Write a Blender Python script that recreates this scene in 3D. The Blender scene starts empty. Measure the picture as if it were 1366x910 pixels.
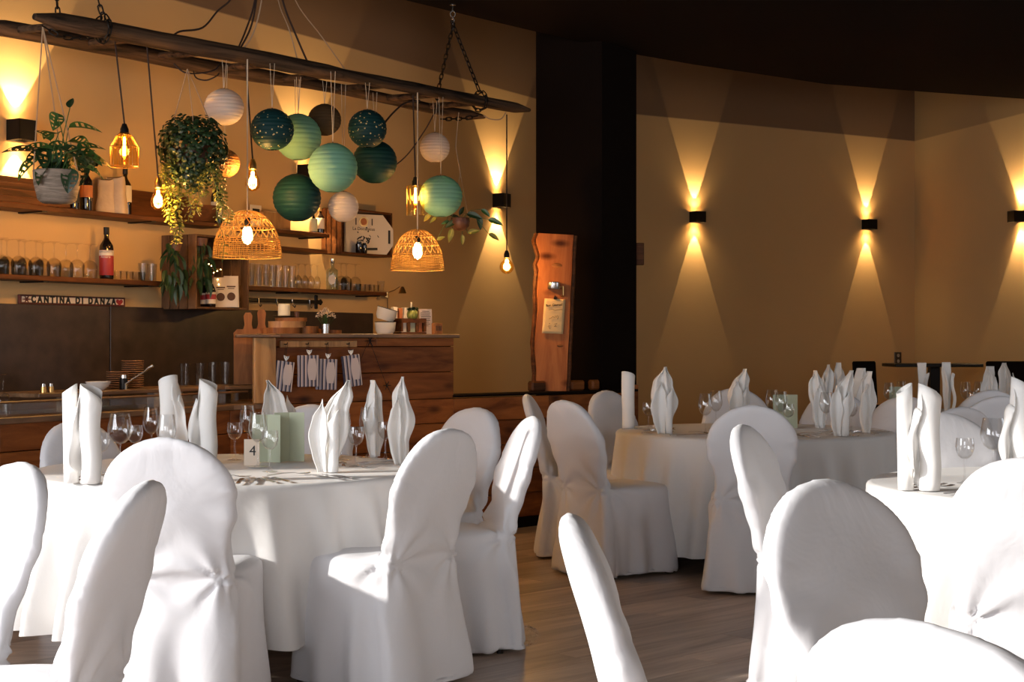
import bpy, bmesh, math, random
from mathutils import Vector, Matrix, noise
random.seed(7)
PI = math.pi
S = bpy.context.scene
COL = S.collection
# ------------------------------------------------------------------ camera
H = 1.27; F = 2000.0; CX = 683.0; CY = 455.0
cd = bpy.data.cameras.new('camera'); cam = bpy.data.objects.new('camera', cd); COL.objects.link(cam)
cam.location = (0, 0, H); cam.rotation_euler = (PI/2, 0, 0)
cd.sensor_width = 36.0; cd.lens = 36.0*F/1366.0; cd.clip_end = 100
S.camera = cam
# ------------------------------------------------------------------ world, lights, exposure
w = bpy.data.worlds.new('world'); S.world = w; w.use_nodes = True
w.node_tree.nodes['Background'].inputs[0].default_value = (.80, .88, 1, 1)
w.node_tree.nodes['Background'].inputs[1].default_value = .5
def area(name, loc, target, sx, sy, power, col):
    l = bpy.data.lights.new(name, 'AREA'); l.shape = 'RECTANGLE'; l.size = sx; l.size_y = sy
    l.energy = power; l.color = col
    o = bpy.data.objects.new(name, l); COL.objects.link(o); o.location = loc
    d = Vector(target) - Vector(loc); o.rotation_euler = d.to_track_quat('-Z', 'Y').to_euler()
    return o
DAY = (.93, .95, 1.0)
area('daylight_left_window', (-4.3, 1.6, 1.75), (0, 2.6, 1.2), 5.0, 2.0, 175, DAY)
area('daylight_rear_window', (-1.6, -4.6, 1.7), (-.6, 4, .9), 4.4, 2.0, 105, DAY)
area('daylight_rear_window_right', (3.4, -4.6, 1.7), (2.6, 4, .9), 2.6, 2.0, 35, DAY)
area('daylight_right_window', (5.5, 7.2, 1.8), (0, 8.2, 1.2), 3.0, 1.9, 12, DAY)
sd = bpy.data.lights.new('sun', 'SUN'); sd.energy = 3.6; sd.angle = math.radians(2.5); sd.color = (1, .95, .88)
sun = bpy.data.objects.new('sun', sd); COL.objects.link(sun); sun.location = (-6, -2, 5)
sun.rotation_euler = Vector((.93, .26, -.27)).to_track_quat('-Z', 'Y').to_euler()
vs = S.view_settings; vs.view_transform = 'Standard'; vs.look = 'None'; vs.gamma = 1; vs.use_curve_mapping = False
vs.exposure = 0.58
WARM = (1.0, .64, .32)
# ------------------------------------------------------------------ helpers
def s2y(s): return F/s
def P(px, py, Y): return Vector(((px-CX)*Y/F, Y, H-(py-CY)*Y/F))
def zat(py, Y): return H-(py-CY)*Y/F
def on_line(px, A, d):
    k = (px-CX)/F                       # A.x + d.x t = k (A.y + d.y t)
    t = (k*A[1]-A[0])/(d[0]-k*d[1])
    return Vector((A[0]+d[0]*t, A[1]+d[1]*t, 0))
class MB:
    def __init__(s): s.v = []; s.f = []
    def add(s, vs, fs):
        n = len(s.v); s.v += [tuple(v) for v in vs]; s.f += [tuple(i+n for i in f) for f in fs]; return s
    def box(s, c, sz, M=None, ch=0.0):
        hx, hy, hz = sz[0]/2, sz[1]/2, sz[2]/2
        if ch <= 0:
            vs = [(x*hx, y*hy, z*hz) for z in (-1, 1) for (x, y) in ((-1, -1), (1, -1), (1, 1), (-1, 1))]
            fs = [(3, 2, 1, 0), (4, 5, 6, 7), (0, 1, 5, 4), (1, 2, 6, 5), (2, 3, 7, 6), (3, 0, 4, 7)]
        else:
            ch = min(ch, hx*.9, hy*.9, hz*.9)
            vs = []; idx = {}
            for sx in (-1, 1):
                for sy in (-1, 1):
                    for sz_ in (-1, 1):
                        for a in range(3):
                            p = [sx*(hx-ch), sy*(hy-ch), sz_*(hz-ch)]
                            p[a] = (sx*hx, sy*hy, sz_*hz)[a]
                            idx[(sx, sy, sz_, a)] = len(vs); vs.append(tuple(p))
            fs = []
            for a in range(3):
                b, c_ = (a+1) % 3, (a+2) % 3
                for sg in (-1, 1):
                    q = []
                    for (u, v) in ((-1, -1), (1, -1), (1, 1), (-1, 1)):
                        k = [0, 0, 0]; k[a] = sg; k[b] = u; k[c_] = v
                        q.append(idx[(k[0], k[1], k[2], a)])
                    fs.append(tuple(q) if sg > 0 else tuple(q[::-1]))
            for a in range(3):
                b, c_ = (a+1) % 3, (a+2) % 3
                for u in (-1, 1):
                    for v in (-1, 1):
                        def kk(t, ax):
                            k = [0, 0, 0]; k[a] = t; k[b] = u; k[c_] = v
                            return idx[(k[0], k[1], k[2], ax)]
                        q = (kk(-1, b), kk(1, b), kk(1, c_), kk(-1, c_))
                        fs.append(q if u*v > 0 else q[::-1])
            for sx in (-1, 1):
                for sy in (-1, 1):
                    for sz_ in (-1, 1):
                        q = (idx[(sx, sy, sz_, 0)], idx[(sx, sy, sz_, 1)], idx[(sx, sy, sz_, 2)])
                        fs.append(q if sx*sy*sz_ > 0 else q[::-1])
        c = Vector(c)
        if M is None: vs = [Vector(v)+c for v in vs]
        else: vs = [M @ Vector(v) + c for v in vs]
        return s.add(vs, fs)
    def tube(s, pts, r, n=8, cap=True, sq=1.0):
        pts = [Vector(p) for p in pts]; m = len(pts)
        rs = r if isinstance(r, (list, tuple)) else [r]*m
        up = None; vs = []
        for i, p in enumerate(pts):
            t = (pts[min(i+1, m-1)]-pts[max(i-1, 0)]).normalized()
            if up is None:
                a = Vector((0, 0, 1)) if abs(t.z) < .9 else Vector((1, 0, 0))
                up = (a-t*a.dot(t)).normalized()
            else:
                up = (up-t*up.dot(t)).normalized()
            b = t.cross(up)
            for k in range(n):
                an = 2*PI*k/n
                vs.append(p+(up*math.cos(an)*sq+b*math.sin(an))*rs[i])
        fs = []
        for i in range(m-1):
            for k in range(n):
                k2 = (k+1) % n
                fs.append((i*n+k, i*n+k2, (i+1)*n+k2, (i+1)*n+k))
        if cap:
            fs.append(tuple(range(n))[::-1]); fs.append(tuple((m-1)*n+k for k in range(n)))
        return s.add(vs, fs)
    def lathe(s, prof, n=20, c=(0, 0, 0), M=None):
        c = Vector(c); vs = []; fs = []
        for (r, z) in prof:
            for k in range(n):
                v = Vector((r*math.cos(2*PI*k/n), r*math.sin(2*PI*k/n), z))
                vs.append((M @ v if M else v)+c)
        for i in range(len(prof)-1):
            for k in range(n):
                k2 = (k+1) % n
                fs.append((i*n+k, i*n+k2, (i+1)*n+k2, (i+1)*n+k))
        if prof[0][0] > 1e-5: fs.append(tuple(range(n))[::-1])
        if prof[-1][0] > 1e-5: fs.append(tuple((len(prof)-1)*n+k for k in range(n)))
        return s.add(vs, fs)
    def olathe(s, prof, n=20, c=(0, 0, 0)):          # open: no caps
        k0 = len(s.f); s.lathe(prof, n, c)
        s.f = [f for i, f in enumerate(s.f) if i < k0 or len(f) == 4]; return s
    def grid(s, fn, nu, nv, closed=False):
        vs = [fn(i/(nu if closed else nu-1), j/(nv-1)) for j in range(nv) for i in range(nu)]
        fs = []
        for j in range(nv-1):
            for i in range(nu if closed else nu-1):
                i2 = (i+1) % nu
                fs.append((j*nu+i, j*nu+i2, (j+1)*nu+i2, (j+1)*nu+i))
        return s.add(vs, fs)
    def prism(s, poly, z0, z1):
        n = len(poly)
        vs = [(p[0], p[1], z0) for p in poly]+[(p[0], p[1], z1) for p in poly]
        fs = [tuple(range(n))[::-1], tuple(range(n, 2*n))]+[(i, (i+1) % n, n+(i+1) % n, n+i) for i in range(n)]
        return s.add(vs, fs)
    def mesh(s, name, m, smooth=True, ang=38):
        me = bpy.data.meshes.new(name); me.from_pydata(s.v, [], s.f); me.update()
        bm = bmesh.new(); bm.from_mesh(me)
        bmesh.ops.recalc_face_normals(bm, faces=bm.faces); bm.to_mesh(me); bm.free()
        if smooth:
            me.shade_smooth(); me.set_sharp_from_angle(angle=math.radians(ang))
        me.materials.append(m); return me
    def build(s, name, m, parent=None, smooth=True, ang=38):
        return link(name, s.mesh(name, m, smooth, ang), parent)
def link(name, me, parent=None, loc=None, rot=None):
    o = bpy.data.objects.new(name, me); COL.objects.link(o)
    if parent is not None: o.parent = parent
    if loc is not None: o.location = loc
    if rot is not None: o.rotation_euler = rot
    return o
def tag(o, label=None, cat=None, group=None, kind=None):
    if label: o['label'] = label
    if cat: o['category'] = cat
    if group: o['group'] = group
    if kind: o['kind'] = kind
    return o
def thing(name, loc, rz, label, cat, group=None):
    o = bpy.data.objects.new(name, None); COL.objects.link(o); o.empty_display_size = .1
    o.location = loc; o.rotation_euler = (0, 0, rz); return tag(o, label, cat, group)
def struct(name, mb, m, parent=None, smooth=False):
    o = mb.build(name, m, parent, smooth)
    o['kind'] = 'structure'; return o
def dup(root, loc, rz, label, group=None):
    r = root.copy(); COL.objects.link(r); r.location = loc; r.rotation_euler = (0, 0, rz); r['label'] = label
    if group: r['group'] = group
    for ch in list(root.children):
        c = ch.copy(); COL.objects.link(c); c.parent = r
        for g in ch.children:
            d = g.copy(); COL.objects.link(d); d.parent = c
    return r
def RZ(a): return Matrix.Rotation(a, 3, 'Z')
def RX(a): return Matrix.Rotation(a, 3, 'X')
def RY(a): return Matrix.Rotation(a, 3, 'Y')
# ------------------------------------------------------------------ materials
def newmat(name):
    m = bpy.data.materials.new(name); m.use_nodes = True
    return m, m.node_tree, m.node_tree.nodes['Principled BSDF']
def N(t, typ, **kw):
    n = t.nodes.new(typ)
    for k, v in kw.items(): setattr(n, k, v)
    return n
def plain(name, col, rough=.5, metal=0, bump=0, bscale=60, emit=None, es=0, spec=None, sheen=0, var=0):
    m, t, b = newmat(name)
    b.inputs['Base Color'].default_value = (*col, 1); b.inputs['Roughness'].default_value = rough
    b.inputs['Metallic'].default_value = metal
    if spec is not None: b.inputs['Specular IOR Level'].default_value = spec
    if sheen: b.inputs['Sheen Weight'].default_value = sheen
    if emit: b.inputs['Emission Color'].default_value = (*emit, 1); b.inputs['Emission Strength'].default_value = es
    tc = N(t, 'ShaderNodeTexCoord')
    if bump:
        n = N(t, 'ShaderNodeTexNoise'); n.inputs['Scale'].default_value = bscale; n.inputs['Detail'].default_value = 3
        t.links.new(tc.outputs['Object'], n.inputs['Vector'])
        bp = N(t, 'ShaderNodeBump'); bp.inputs['Strength'].default_value = bump; bp.inputs['Distance'].default_value = .01
        t.links.new(n.outputs['Fac'], bp.inputs['Height']); t.links.new(bp.outputs[0], b.inputs['Normal'])
    if var:
        n = N(t, 'ShaderNodeTexNoise'); n.inputs['Scale'].default_value = 9; n.inputs['Detail'].default_value = 5
        t.links.new(tc.outputs['Object'], n.inputs['Vector'])
        r = N(t, 'ShaderNodeValToRGB')
        r.color_ramp.elements[0].position = .3; r.color_ramp.elements[1].position = .7
        r.color_ramp.elements[0].color = (*[c*(1-var) for c in col], 1); r.color_ramp.elements[1].color = (*[min(1, c*(1+var)) for c in col], 1)
        t.links.new(n.outputs['Fac'], r.inputs[0]); t.links.new(r.outputs[0], b.inputs['Base Color'])
    return m
def wood(name, c1, c2, stretch=(1.2, 14, 14), rough=.5, knots=True, vary=.35, island=False, bump=.25, spec=.4):
    m, t, b = newmat(name)
    b.inputs['Roughness'].default_value = rough; b.inputs['Specular IOR Level'].default_value = spec
    tc = N(t, 'ShaderNodeTexCoord'); oi = N(t, 'ShaderNodeObjectInfo')
    rnd = oi.outputs['Random']
    if island:
        g = N(t, 'ShaderNodeNewGeometry'); ad = N(t, 'ShaderNodeMath', operation='ADD')
        t.links.new(rnd, ad.inputs[0]); t.links.new(g.outputs['Random Per Island'], ad.inputs[1])
        fr = N(t, 'ShaderNodeMath', operation='FRACT'); t.links.new(ad.outputs[0], fr.inputs[0]); rnd = fr.outputs[0]
    mul = N(t, 'ShaderNodeMath', operation='MULTIPLY'); mul.inputs[1].default_value = 37.0
    t.links.new(rnd, mul.inputs[0])
    cmb = N(t, 'ShaderNodeCombineXYZ')
    for i in range(3): t.links.new(mul.outputs[0], cmb.inputs[i])
    va = N(t, 'ShaderNodeVectorMath', operation='ADD')
    t.links.new(tc.outputs['Object'], va.inputs[0]); t.links.new(cmb.outputs[0], va.inputs[1])
    mp = N(t, 'ShaderNodeMapping'); mp.inputs['Scale'].default_value = stretch
    t.links.new(va.outputs[0], mp.inputs['Vector'])
    n = N(t, 'ShaderNodeTexNoise'); n.inputs['Scale'].default_value = 1; n.inputs['Detail'].default_value = 7
    n.inputs['Roughness'].default_value = .62; n.inputs['Distortion'].default_value = .9
    t.links.new(mp.outputs[0], n.inputs['Vector'])
    r = N(t, 'ShaderNodeValToRGB'); e = r.color_ramp.elements
    e[0].position = .33; e[1].position = .68; e[0].color = (*c1, 1); e[1].color = (*c2, 1)
    t.links.new(n.outputs['Fac'], r.inputs[0]); col = r.outputs[0]
    if knots:
        v = N(t, 'ShaderNodeTexVoronoi'); v.inputs['Scale'].default_value = 1
        mk = N(t, 'ShaderNodeMapping'); mk.inputs['Scale'].default_value = (3.0, 7, 7)
        t.links.new(va.outputs[0], mk.inputs['Vector']); t.links.new(mk.outputs[0], v.inputs['Vector'])
        k = N(t, 'ShaderNodeValToRGB'); k.color_ramp.elements[0].position = .06; k.color_ramp.elements[1].position = .24
        k.color_ramp.elements[0].color = (*[c*.35 for c in c1], 1); k.color_ramp.elements[1].color = (1, 1, 1, 1)
        t.links.new(v.outputs['Distance'], k.inputs[0])
        mx = N(t, 'ShaderNodeMix', data_type='RGBA', blend_type='MULTIPLY'); mx.inputs[0].default_value = .85
        t.links.new(col, mx.inputs[6]); t.links.new(k.outputs[0], mx.inputs[7]); col = mx.outputs[2]
    if vary:
        hs = N(t, 'ShaderNodeHueSaturation'); mr = N(t, 'ShaderNodeMapRange')
        mr.inputs[3].default_value = 1-vary; mr.inputs[4].default_value = 1+vary
        t.links.new(rnd, mr.inputs[0]); t.links.new(mr.outputs[0], hs.inputs['Value'])
        t.links.new(col, hs.inputs['Color']); col = hs.outputs[0]
    t.links.new(col, b.inputs['Base Color'])
    bp = N(t, 'ShaderNodeBump'); bp.inputs['Strength'].default_value = bump; bp.inputs['Distance'].default_value = .004
    t.links.new(n.outputs['Fac'], bp.inputs['Height']); t.links.new(bp.outputs[0], b.inputs['Normal'])
    return m
def glassmat(name, tint=(1, 1, 1), base=.06, edge=.75, rough=.02, gcol=(1, 1, 1)):
    m = bpy.data.materials.new(name); m.use_nodes = True; t = m.node_tree; t.nodes.clear()
    o = N(t, 'ShaderNodeOutputMaterial'); tr = N(t, 'ShaderNodeBsdfTransparent'); gl = N(t, 'ShaderNodeBsdfGlossy')
    tr.inputs[0].default_value = (*tint, 1); gl.inputs['Roughness'].default_value = rough; gl.inputs[0].default_value = (*gcol, 1)
    lw = N(t, 'ShaderNodeLayerWeight'); lw.inputs[0].default_value = .5
    pw = N(t, 'ShaderNodeMath', operation='POWER'); pw.inputs[1].default_value = 2.6
    mr = N(t, 'ShaderNodeMapRange'); mr.inputs[3].default_value = base; mr.inputs[4].default_value = edge
    t.links.new(lw.outputs['Facing'], pw.inputs[0]); t.links.new(pw.outputs[0], mr.inputs[0])
    mx = N(t, 'ShaderNodeMixShader'); t.links.new(mr.outputs[0], mx.inputs[0])
    t.links.new(tr.outputs[0], mx.inputs[1]); t.links.new(gl.outputs[0], mx.inputs[2]); t.links.new(mx.outputs[0], o.inputs[0])
    return m
def emitm(name, col, st):
    m = bpy.data.materials.new(name); m.use_nodes = True; t = m.node_tree; t.nodes.clear()
    o = N(t, 'ShaderNodeOutputMaterial'); e = N(t, 'ShaderNodeEmission'); e.inputs[0].default_value = (*col, 1); e.inputs[1].default_value = st
    t.links.new(e.outputs[0], o.inputs[0]); return m
def translucent(name, col, fac=.4, rough=.7, dots=None, ribs=0):
    m = bpy.data.materials.new(name); m.use_nodes = True; t = m.node_tree; b = t.nodes['Principled BSDF']; o = t.nodes['Material Output']
    b.inputs['Base Color'].default_value = (*col, 1); b.inputs['Roughness'].default_value = rough
    b.inputs['Specular IOR Level'].default_value = .2
    tr = N(t, 'ShaderNodeBsdfTranslucent'); tr.inputs[0].default_value = (*col, 1)
    tc = N(t, 'ShaderNodeTexCoord')
    if dots:
        v = N(t, 'ShaderNodeTexVoronoi'); v.inputs['Scale'].default_value = 46; t.links.new(tc.outputs['Object'], v.inputs['Vector'])
        lt = N(t, 'ShaderNodeMath', operation='LESS_THAN'); lt.inputs[1].default_value = .2; t.links.new(v.outputs['Distance'], lt.inputs[0])
        mx = N(t, 'ShaderNodeMix', data_type='RGBA'); mx.inputs[6].default_value = (*col, 1); mx.inputs[7].default_value = (*dots, 1)
        t.links.new(lt.outputs[0], mx.inputs[0]); t.links.new(mx.outputs[2], b.inputs['Base Color']); t.links.new(mx.outputs[2], tr.inputs[0])
    ms = N(t, 'ShaderNodeMixShader'); ms.inputs[0].default_value = fac
    t.links.new(b.outputs[0], ms.inputs[1]); t.links.new(tr.outputs[0], ms.inputs[2]); t.links.new(ms.outputs[0], o.inputs[0])
    return m
def cloth(name, col):
    m, t, b = newmat(name)
    b.inputs['Base Color'].default_value = (*col, 1); b.inputs['Roughness'].default_value = .75
    b.inputs['Specular IOR Level'].default_value = .25; b.inputs['Sheen Weight'].default_value = .15
    tc = N(t, 'ShaderNodeTexCoord')
    n = N(t, 'ShaderNodeTexNoise'); n.inputs['Scale'].default_value = 5; n.inputs['Detail'].default_value = 4; n.inputs['Distortion'].default_value = .6
    t.links.new(tc.outputs['Object'], n.inputs['Vector'])
    bp = N(t, 'ShaderNodeBump'); bp.inputs['Strength'].default_value = .35; bp.inputs['Distance'].default_value = .02
    t.links.new(n.outputs['Fac'], bp.inputs['Height']); t.links.new(bp.outputs[0], b.inputs['Normal'])
    return m
def paint(name, col, band, zb):
    m, t, b = newmat(name); b.inputs['Roughness'].default_value = .85; b.inputs['Specular IOR Level'].default_value = .2
    g = N(t, 'ShaderNodeNewGeometry'); sx = N(t, 'ShaderNodeSeparateXYZ'); t.links.new(g.outputs['Position'], sx.inputs[0])
    mr = N(t, 'ShaderNodeMapRange'); mr.inputs[1].default_value = zb-.006; mr.inputs[2].default_value = zb+.006; t.links.new(sx.outputs['Z'], mr.inputs[0])
    n = N(t, 'ShaderNodeTexNoise'); n.inputs['Scale'].default_value = 1.3; n.inputs['Detail'].default_value = 4; t.links.new(g.outputs['Position'], n.inputs['Vector'])
    r = N(t, 'ShaderNodeValToRGB'); r.color_ramp.elements[0].color = (*[c*.93 for c in col], 1); r.color_ramp.elements[1].color = (*[min(1, c*1.05) for c in col], 1)
    t.links.new(n.outputs['Fac'], r.inputs[0])
    mx = N(t, 'ShaderNodeMix', data_type='RGBA'); t.links.new(mr.outputs[0], mx.inputs[0]); t.links.new(r.outputs[0], mx.inputs[6]); mx.inputs[7].default_value = (*band, 1)
    t.links.new(mx.outputs[2], b.inputs['Base Color'])
    n2 = N(t, 'ShaderNodeTexNoise'); n2.inputs['Scale'].default_value = 90; t.links.new(g.outputs['Position'], n2.inputs['Vector'])
    bp = N(t, 'ShaderNodeBump'); bp.inputs['Strength'].default_value = .08; bp.inputs['Distance'].default_value = .004
    t.links.new(n2.outputs['Fac'], bp.inputs['Height']); t.links.new(bp.outputs[0], b.inputs['Normal'])
    return m
M = {}
M['wall'] = paint('ochre_wall_paint', (.66, .415, .185), (.24, .14, .075), 3.43)
M['wallp'] = paint('pale_ochre_wall_paint', (.60, .40, .19), (.38, .25, .125), 3.43)
M['black'] = plain('matt_black_brown_paint', (.0075, .0042, .003), .9, bump=.05, spec=.08)
M['blackmetal'] = plain('black_metal', (.015, .012, .01), .45, .6)
M['cable'] = plain('dark_brown_cable', (.03, .012, .006), .7)
M['cord'] = plain('pale_jute_cord', (.45, .30, .18), .9)
M['white_cord'] = plain('thin_pale_cord', (.62, .5, .36), .8)
M['cloth'] = cloth('white_stretch_cloth', (.74, .73, .75))
M['tcloth'] = cloth('white_table_linen', (.74, .72, .70))
M['napkin'] = cloth('white_napkin_linen', (.88, .86, .83))
M['floor'] = wood('grey_brown_floor_wood', (.24, .168, .12), (.52, .40, .31), (.9, 10, 10), .33, False, .25, True, .12, .5)
M['floorbase'] = plain('dark_subfloor', (.02, .014, .01), .8)
M['plank'] = wood('red_brown_stained_pine', (.15, .040, .009), (.36, .115, .026), (1.6, 13, 13), .45, True, .25, spec=.15)
M['lightwood'] = wood('light_oiled_board', (.26, .12, .04), (.52, .28, .11), (14, 14, 1.6), .5, True, .1)
M['darkwood'] = wood('dark_shelf_wood', (.05, .018, .006), (.15, .05, .015), (2, 18, 18), .5, False, .15, spec=.15)
M['crate'] = wood('weathered_crate_wood', (.065, .032, .016), (.19, .095, .045), (9, 9, 3), .7, False, .25, spec=.15)
M['slab'] = wood('orange_brown_tree_slab', (.24, .068, .020), (.46, .165, .055), (9, 9, 1.0), .45, True, 0, spec=.12)
M['beam'] = wood('old_grey_brown_beam', (.015, .010, .007), (.16, .09, .05), (1.5, 22, 22), .75, False, .12, bump=1.0, spec=.15)
M['worktop'] = wood('worn_worktop_wood', (.09, .045, .022), (.24, .13, .065), (1.6, 16, 16), .4, False, .1)
M['board'] = wood('cutting_board_wood', (.17, .055, .015), (.36, .14, .04), (14, 14, 1.5), .5, False, .2, spec=.2)
M['splash'] = plain('dark_brown_stone_panel', (.042, .026, .019), .33, bump=.05, bscale=7, var=.35)
M['steel'] = plain('brushed_steel', (.62, .6, .58), .25, 1)
M['cutlery'] = plain('polished_cutlery_steel', (.55, .53, .52), .16, 1)
M['brass'] = plain('aged_brass', (.55, .33, .12), .3, 1)
M['glass'] = glassmat('clear_glass', (.97, .97, .97), .05, .7)
M['glassthin'] = glassmat('thin_tumbler_glass', (.96, .96, .96), .02, .38, gcol=(.85, .8, .75))
M['paleamber'] = glassmat('pale_ribbed_glass', (1, .93, .75), .08, .6, gcol=(1, .85, .6))
M['amber'] = glassmat('amber_bulb_glass', (1, .82, .45), .06, .7, gcol=(1, .8, .5))
M['darkbottle'] = plain('dark_bottle_glass', (.008, .005, .004), .08, spec=.8)
M['greenbottle'] = glassmat('green_bottle_glass', (.25, .22, .10), .1, .8)
M['filament'] = emitm('glowing_filament', (1, .50, .13), 110)
M['bulbglow'] = emitm('warm_lamp_glow', (1, .60, .22), 30)
M['chain'] = plain('black_iron_chain', (.02, .014, .01), .5, .7)
M['leaf'] = plain('mid_green_leaf', (.045, .11, .022), .4, var=.5)
M['leafdark'] = plain('dark_green_leaf', (.016, .04, .011), .45, var=.4)
M['leafyellow'] = plain('yellow_green_leaf', (.22, .20, .03), .5, var=.4)
M['paper'] = plain('warm_white_paper', (.72, .60, .48), .8)
M['white'] = plain('white_porcelain', (.75, .70, .63), .25)
M['candle'] = plain('cream_candle_wax', (.80, .68, .48), .5)
M['red'] = plain('red_print', (.35, .02, .02), .5)
M['sage'] = plain('sage_green_card', (.46, .50, .36), .7)
M['ink'] = plain('black_ink', (.01, .008, .008), .6)
M['terra'] = plain('brown_coconut_shell', (.10, .035, .015), .5, bump=.3)
M['basket'] = wood('grey_wavy_ceramic', (.15, .115, .085), (.40, .31, .24), (7, 7, 60), .8, False, 0, bump=1.0, spec=.1)
def textobj(s, size, mat, parent, loc, rot, ext=.0008, name='lettering', font_scale=(1, 1), bold=0.0):
    c = bpy.data.curves.new('txt', 'FONT'); c.body = s; c.size = size; c.align_x = 'CENTER'; c.align_y = 'CENTER'; c.extrude = ext; c.resolution_u = 3; c.offset = bold
    o = bpy.data.objects.new('txt', c); COL.objects.link(o)
    me = bpy.data.meshes.new_from_object(o.evaluated_get(bpy.context.evaluated_depsgraph_get()))
    bpy.data.objects.remove(o); bpy.data.curves.remove(c)
    me.transform(Matrix.Diagonal((font_scale[0], font_scale[1], 1, 1)))
    me.materials.clear(); me.materials.append(mat); me.name = name
    return link(name, me, parent, loc, rot)
def V2(d):
    v = Vector((d[0], d[1], 0)); return v.normalized()
# ================================================================== STRUCTURE
WA = (-2.847, 8.33); WD = V2((3.382, 5.56)); WN = Vector((WD.y, -WD.x, 0))   # long wall behind the bar
WYAW = math.atan2(WD.y, WD.x)
def WP(px, z=0, d=0.0):
    p = on_line(px, (WA[0]+WN.x*d, WA[1]+WN.y*d), WD); p.z = z; return p
ZC = 4.3
def wallseg(name, a, b, m, z0=0, z1=ZC, th=.12, out=1):
    a = Vector((a[0], a[1], 0)); b = Vector((b[0], b[1], 0)); d = (b-a).normalized(); n = Vector((-d.y, d.x, 0))*out
    mb = MB(); mb.prism([a, b, b+n*th, a+n*th], z0, z1); return struct(name, mb, M[m])
W0 = (-4.4, 5.777); W1 = (.535, 13.89); W3 = (4.35, 16.2); W4 = (5.6, 11.2)
wallseg('wall_left', W0, W1, 'wall')
wallseg('wall_back', W1, W3, 'wall')
wallseg('wall_back_right', W3, W4, 'wallp')
# side and rear walls with window openings (out of frame)
def window_wall(name, a, b, wins, m='wallp'):
    a = Vector((a[0], a[1], 0)); b = Vector((b[0], b[1], 0)); L = (b-a).length; d = (b-a)/L; n = Vector((-d.y, d.x, 0))
    mb = MB(); cur = 0
    def seg(u0, u1, z0, z1): mb.prism([a+d*u0, a+d*u1, a+d*u1+n*.15, a+d*u0+n*.15], z0, z1)
    for k, (u0, u1, z0, z1) in enumerate(wins):
        seg(cur, u0, 0, ZC); seg(u0, u1, 0, z0); seg(u0, u1, z1, ZC); cur = u1
    seg(cur, L, 0, ZC)
    o = struct(name, mb, M[m])
    return o, a, d, n
WIN = 0
def windows(a, d, n, wins):
    global WIN
    for (u0, u1, z0, z1) in wins:
        WIN += 1; mb = MB(); yaw = math.atan2(d.y, d.x); c = a+d*((u0+u1)/2)+n*.08; R = RZ(yaw)
        W = u1-u0; Hh = z1-z0; zc = (z0+z1)/2
        for sx in (-1, 1): mb.box(c+d*sx*(W/2-.03)+Vector((0, 0, zc)), (.06, .06, Hh), R)
        for z in (z0+.03, z1-.03, ): mb.box(c+Vector((0, 0, z)), (W-.12, .06, .06), R)
        k = max(1, round(W/1.2))
        for i in range(1, k): mb.box(c+d*(-W/2+W*i/k)+Vector((0, 0, zc)), (.05, .05, Hh-.12), R)
        struct('window_%d' % WIN, mb, M['white'])
o, a, d, n = window_wall('wall_left_side', (-4.4, -5), (-4.4, 5.777), [(3.0, 10.2, .7, 2.8)])
windows(a, d, n, [(3.0, 10.2, .7, 2.8)])
o, a, d, n = window_wall('wall_rear', (5.6, -5), (-4.4, -5), [(.8, 3.6, .7, 2.8), (4.8, 9.4, .7, 2.8)])
windows(a, d, n, [(.8, 3.6, .7, 2.8), (4.8, 9.4, .7, 2.8)])
o, a, d, n = window_wall('wall_right', (5.6, 11.2), (5.6, -5), [(2.4, 5.6, .8, 2.7)])
windows(a, d, n, [(2.4, 5.6, .8, 2.7)])
mb = MB(); mb.prism([(-4.6, -5.2), (5.8, -5.2), (5.8, 16.5), (-4.6, 16.5)], ZC, ZC+.1); struct('ceiling', mb, M['black'])
# lower black soffit with the curved edge
ZS = 3.48
edge = []
for (px, py) in ((-330, -250), (-200, -192), (0, -140), (150, -100), (340, -51), (440, -24), (540, 0), (630, 22), (714, 42), (780, 58), (850, 73), (925, 86), (1000, 97), (1100, 112), (1225, 122), (1366, 132), (1480, 137)):
    Y = F*(ZS-H)/(CY-py); edge.append(((px-CX)*Y/F, Y))
mb = MB(); mb.prism([(5.6, -5), ]+[(5.6, edge[-1][1]+.1)]+edge[::-1]+[(-4.4, 4.6), (-4.4, -5)], ZS, ZS+.5)
struct('ceiling_soffit', mb, M['black'])
# ---- floor: base plus laid planks at 43 degrees
mb = MB(); mb.prism([(-4.5, -5.1), (5.7, -5.1), (5.7, 16.4), (-4.5, 16.4)], -.08, -.011)
floor = struct('floor', mb, M['floorbase'])
fa = math.radians(43); fd = Vector((math.cos(fa), math.sin(fa), 0)); fn = Vector((-fd.y, fd.x, 0))
PW, PL = .19, 1.28
cb = MB().box((0, 0, 0), (PL-.0012, PW-.0012, .01), None, .0008)
pm = cb.mesh('floor_plank', M['floor'], False)
far = MB(); rows = int(16/PW)
lx = lambda x: Vector((x, 0, 0))
def clip_in(c): return -4.3 < c.x < 5.5 and -4.9 < c.y < 16.2
npl = 0
for j in range(-80, 90):
    off = (j*.37) % 1 * PL
    for i in range(-14, 16):
        c = fd*(i*PL+off)+fn*(j*PW)+Vector((.5, 6, -.005))
        if not clip_in(c): continue
        e1 = c+fd*PL/2; e2 = c-fd*PL/2
        if max(e1.x, e2.x) > 5.55 or min(e1.x, e2.x) < -4.4: continue
        X, Y = c.x, c.y
        if 4.6 < Y < 10.3 and -1.1 < X < (.34*Y+.2 if Y < 7.6 else 1.6) and npl < 300 and (X+.4 > -.02*Y):
            o = link('floor_plank', pm, floor, c, (0, 0, fa)); npl += 1
        else:
            # behind the long wall? skip
            if (c.x-WA[0])*WN.x+(c.y-WA[1])*WN.y < -.9: continue
            if Y > 16: continue
            far.box(c, (PL-.0012, PW-.0012, .01), RZ(fa))
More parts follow.
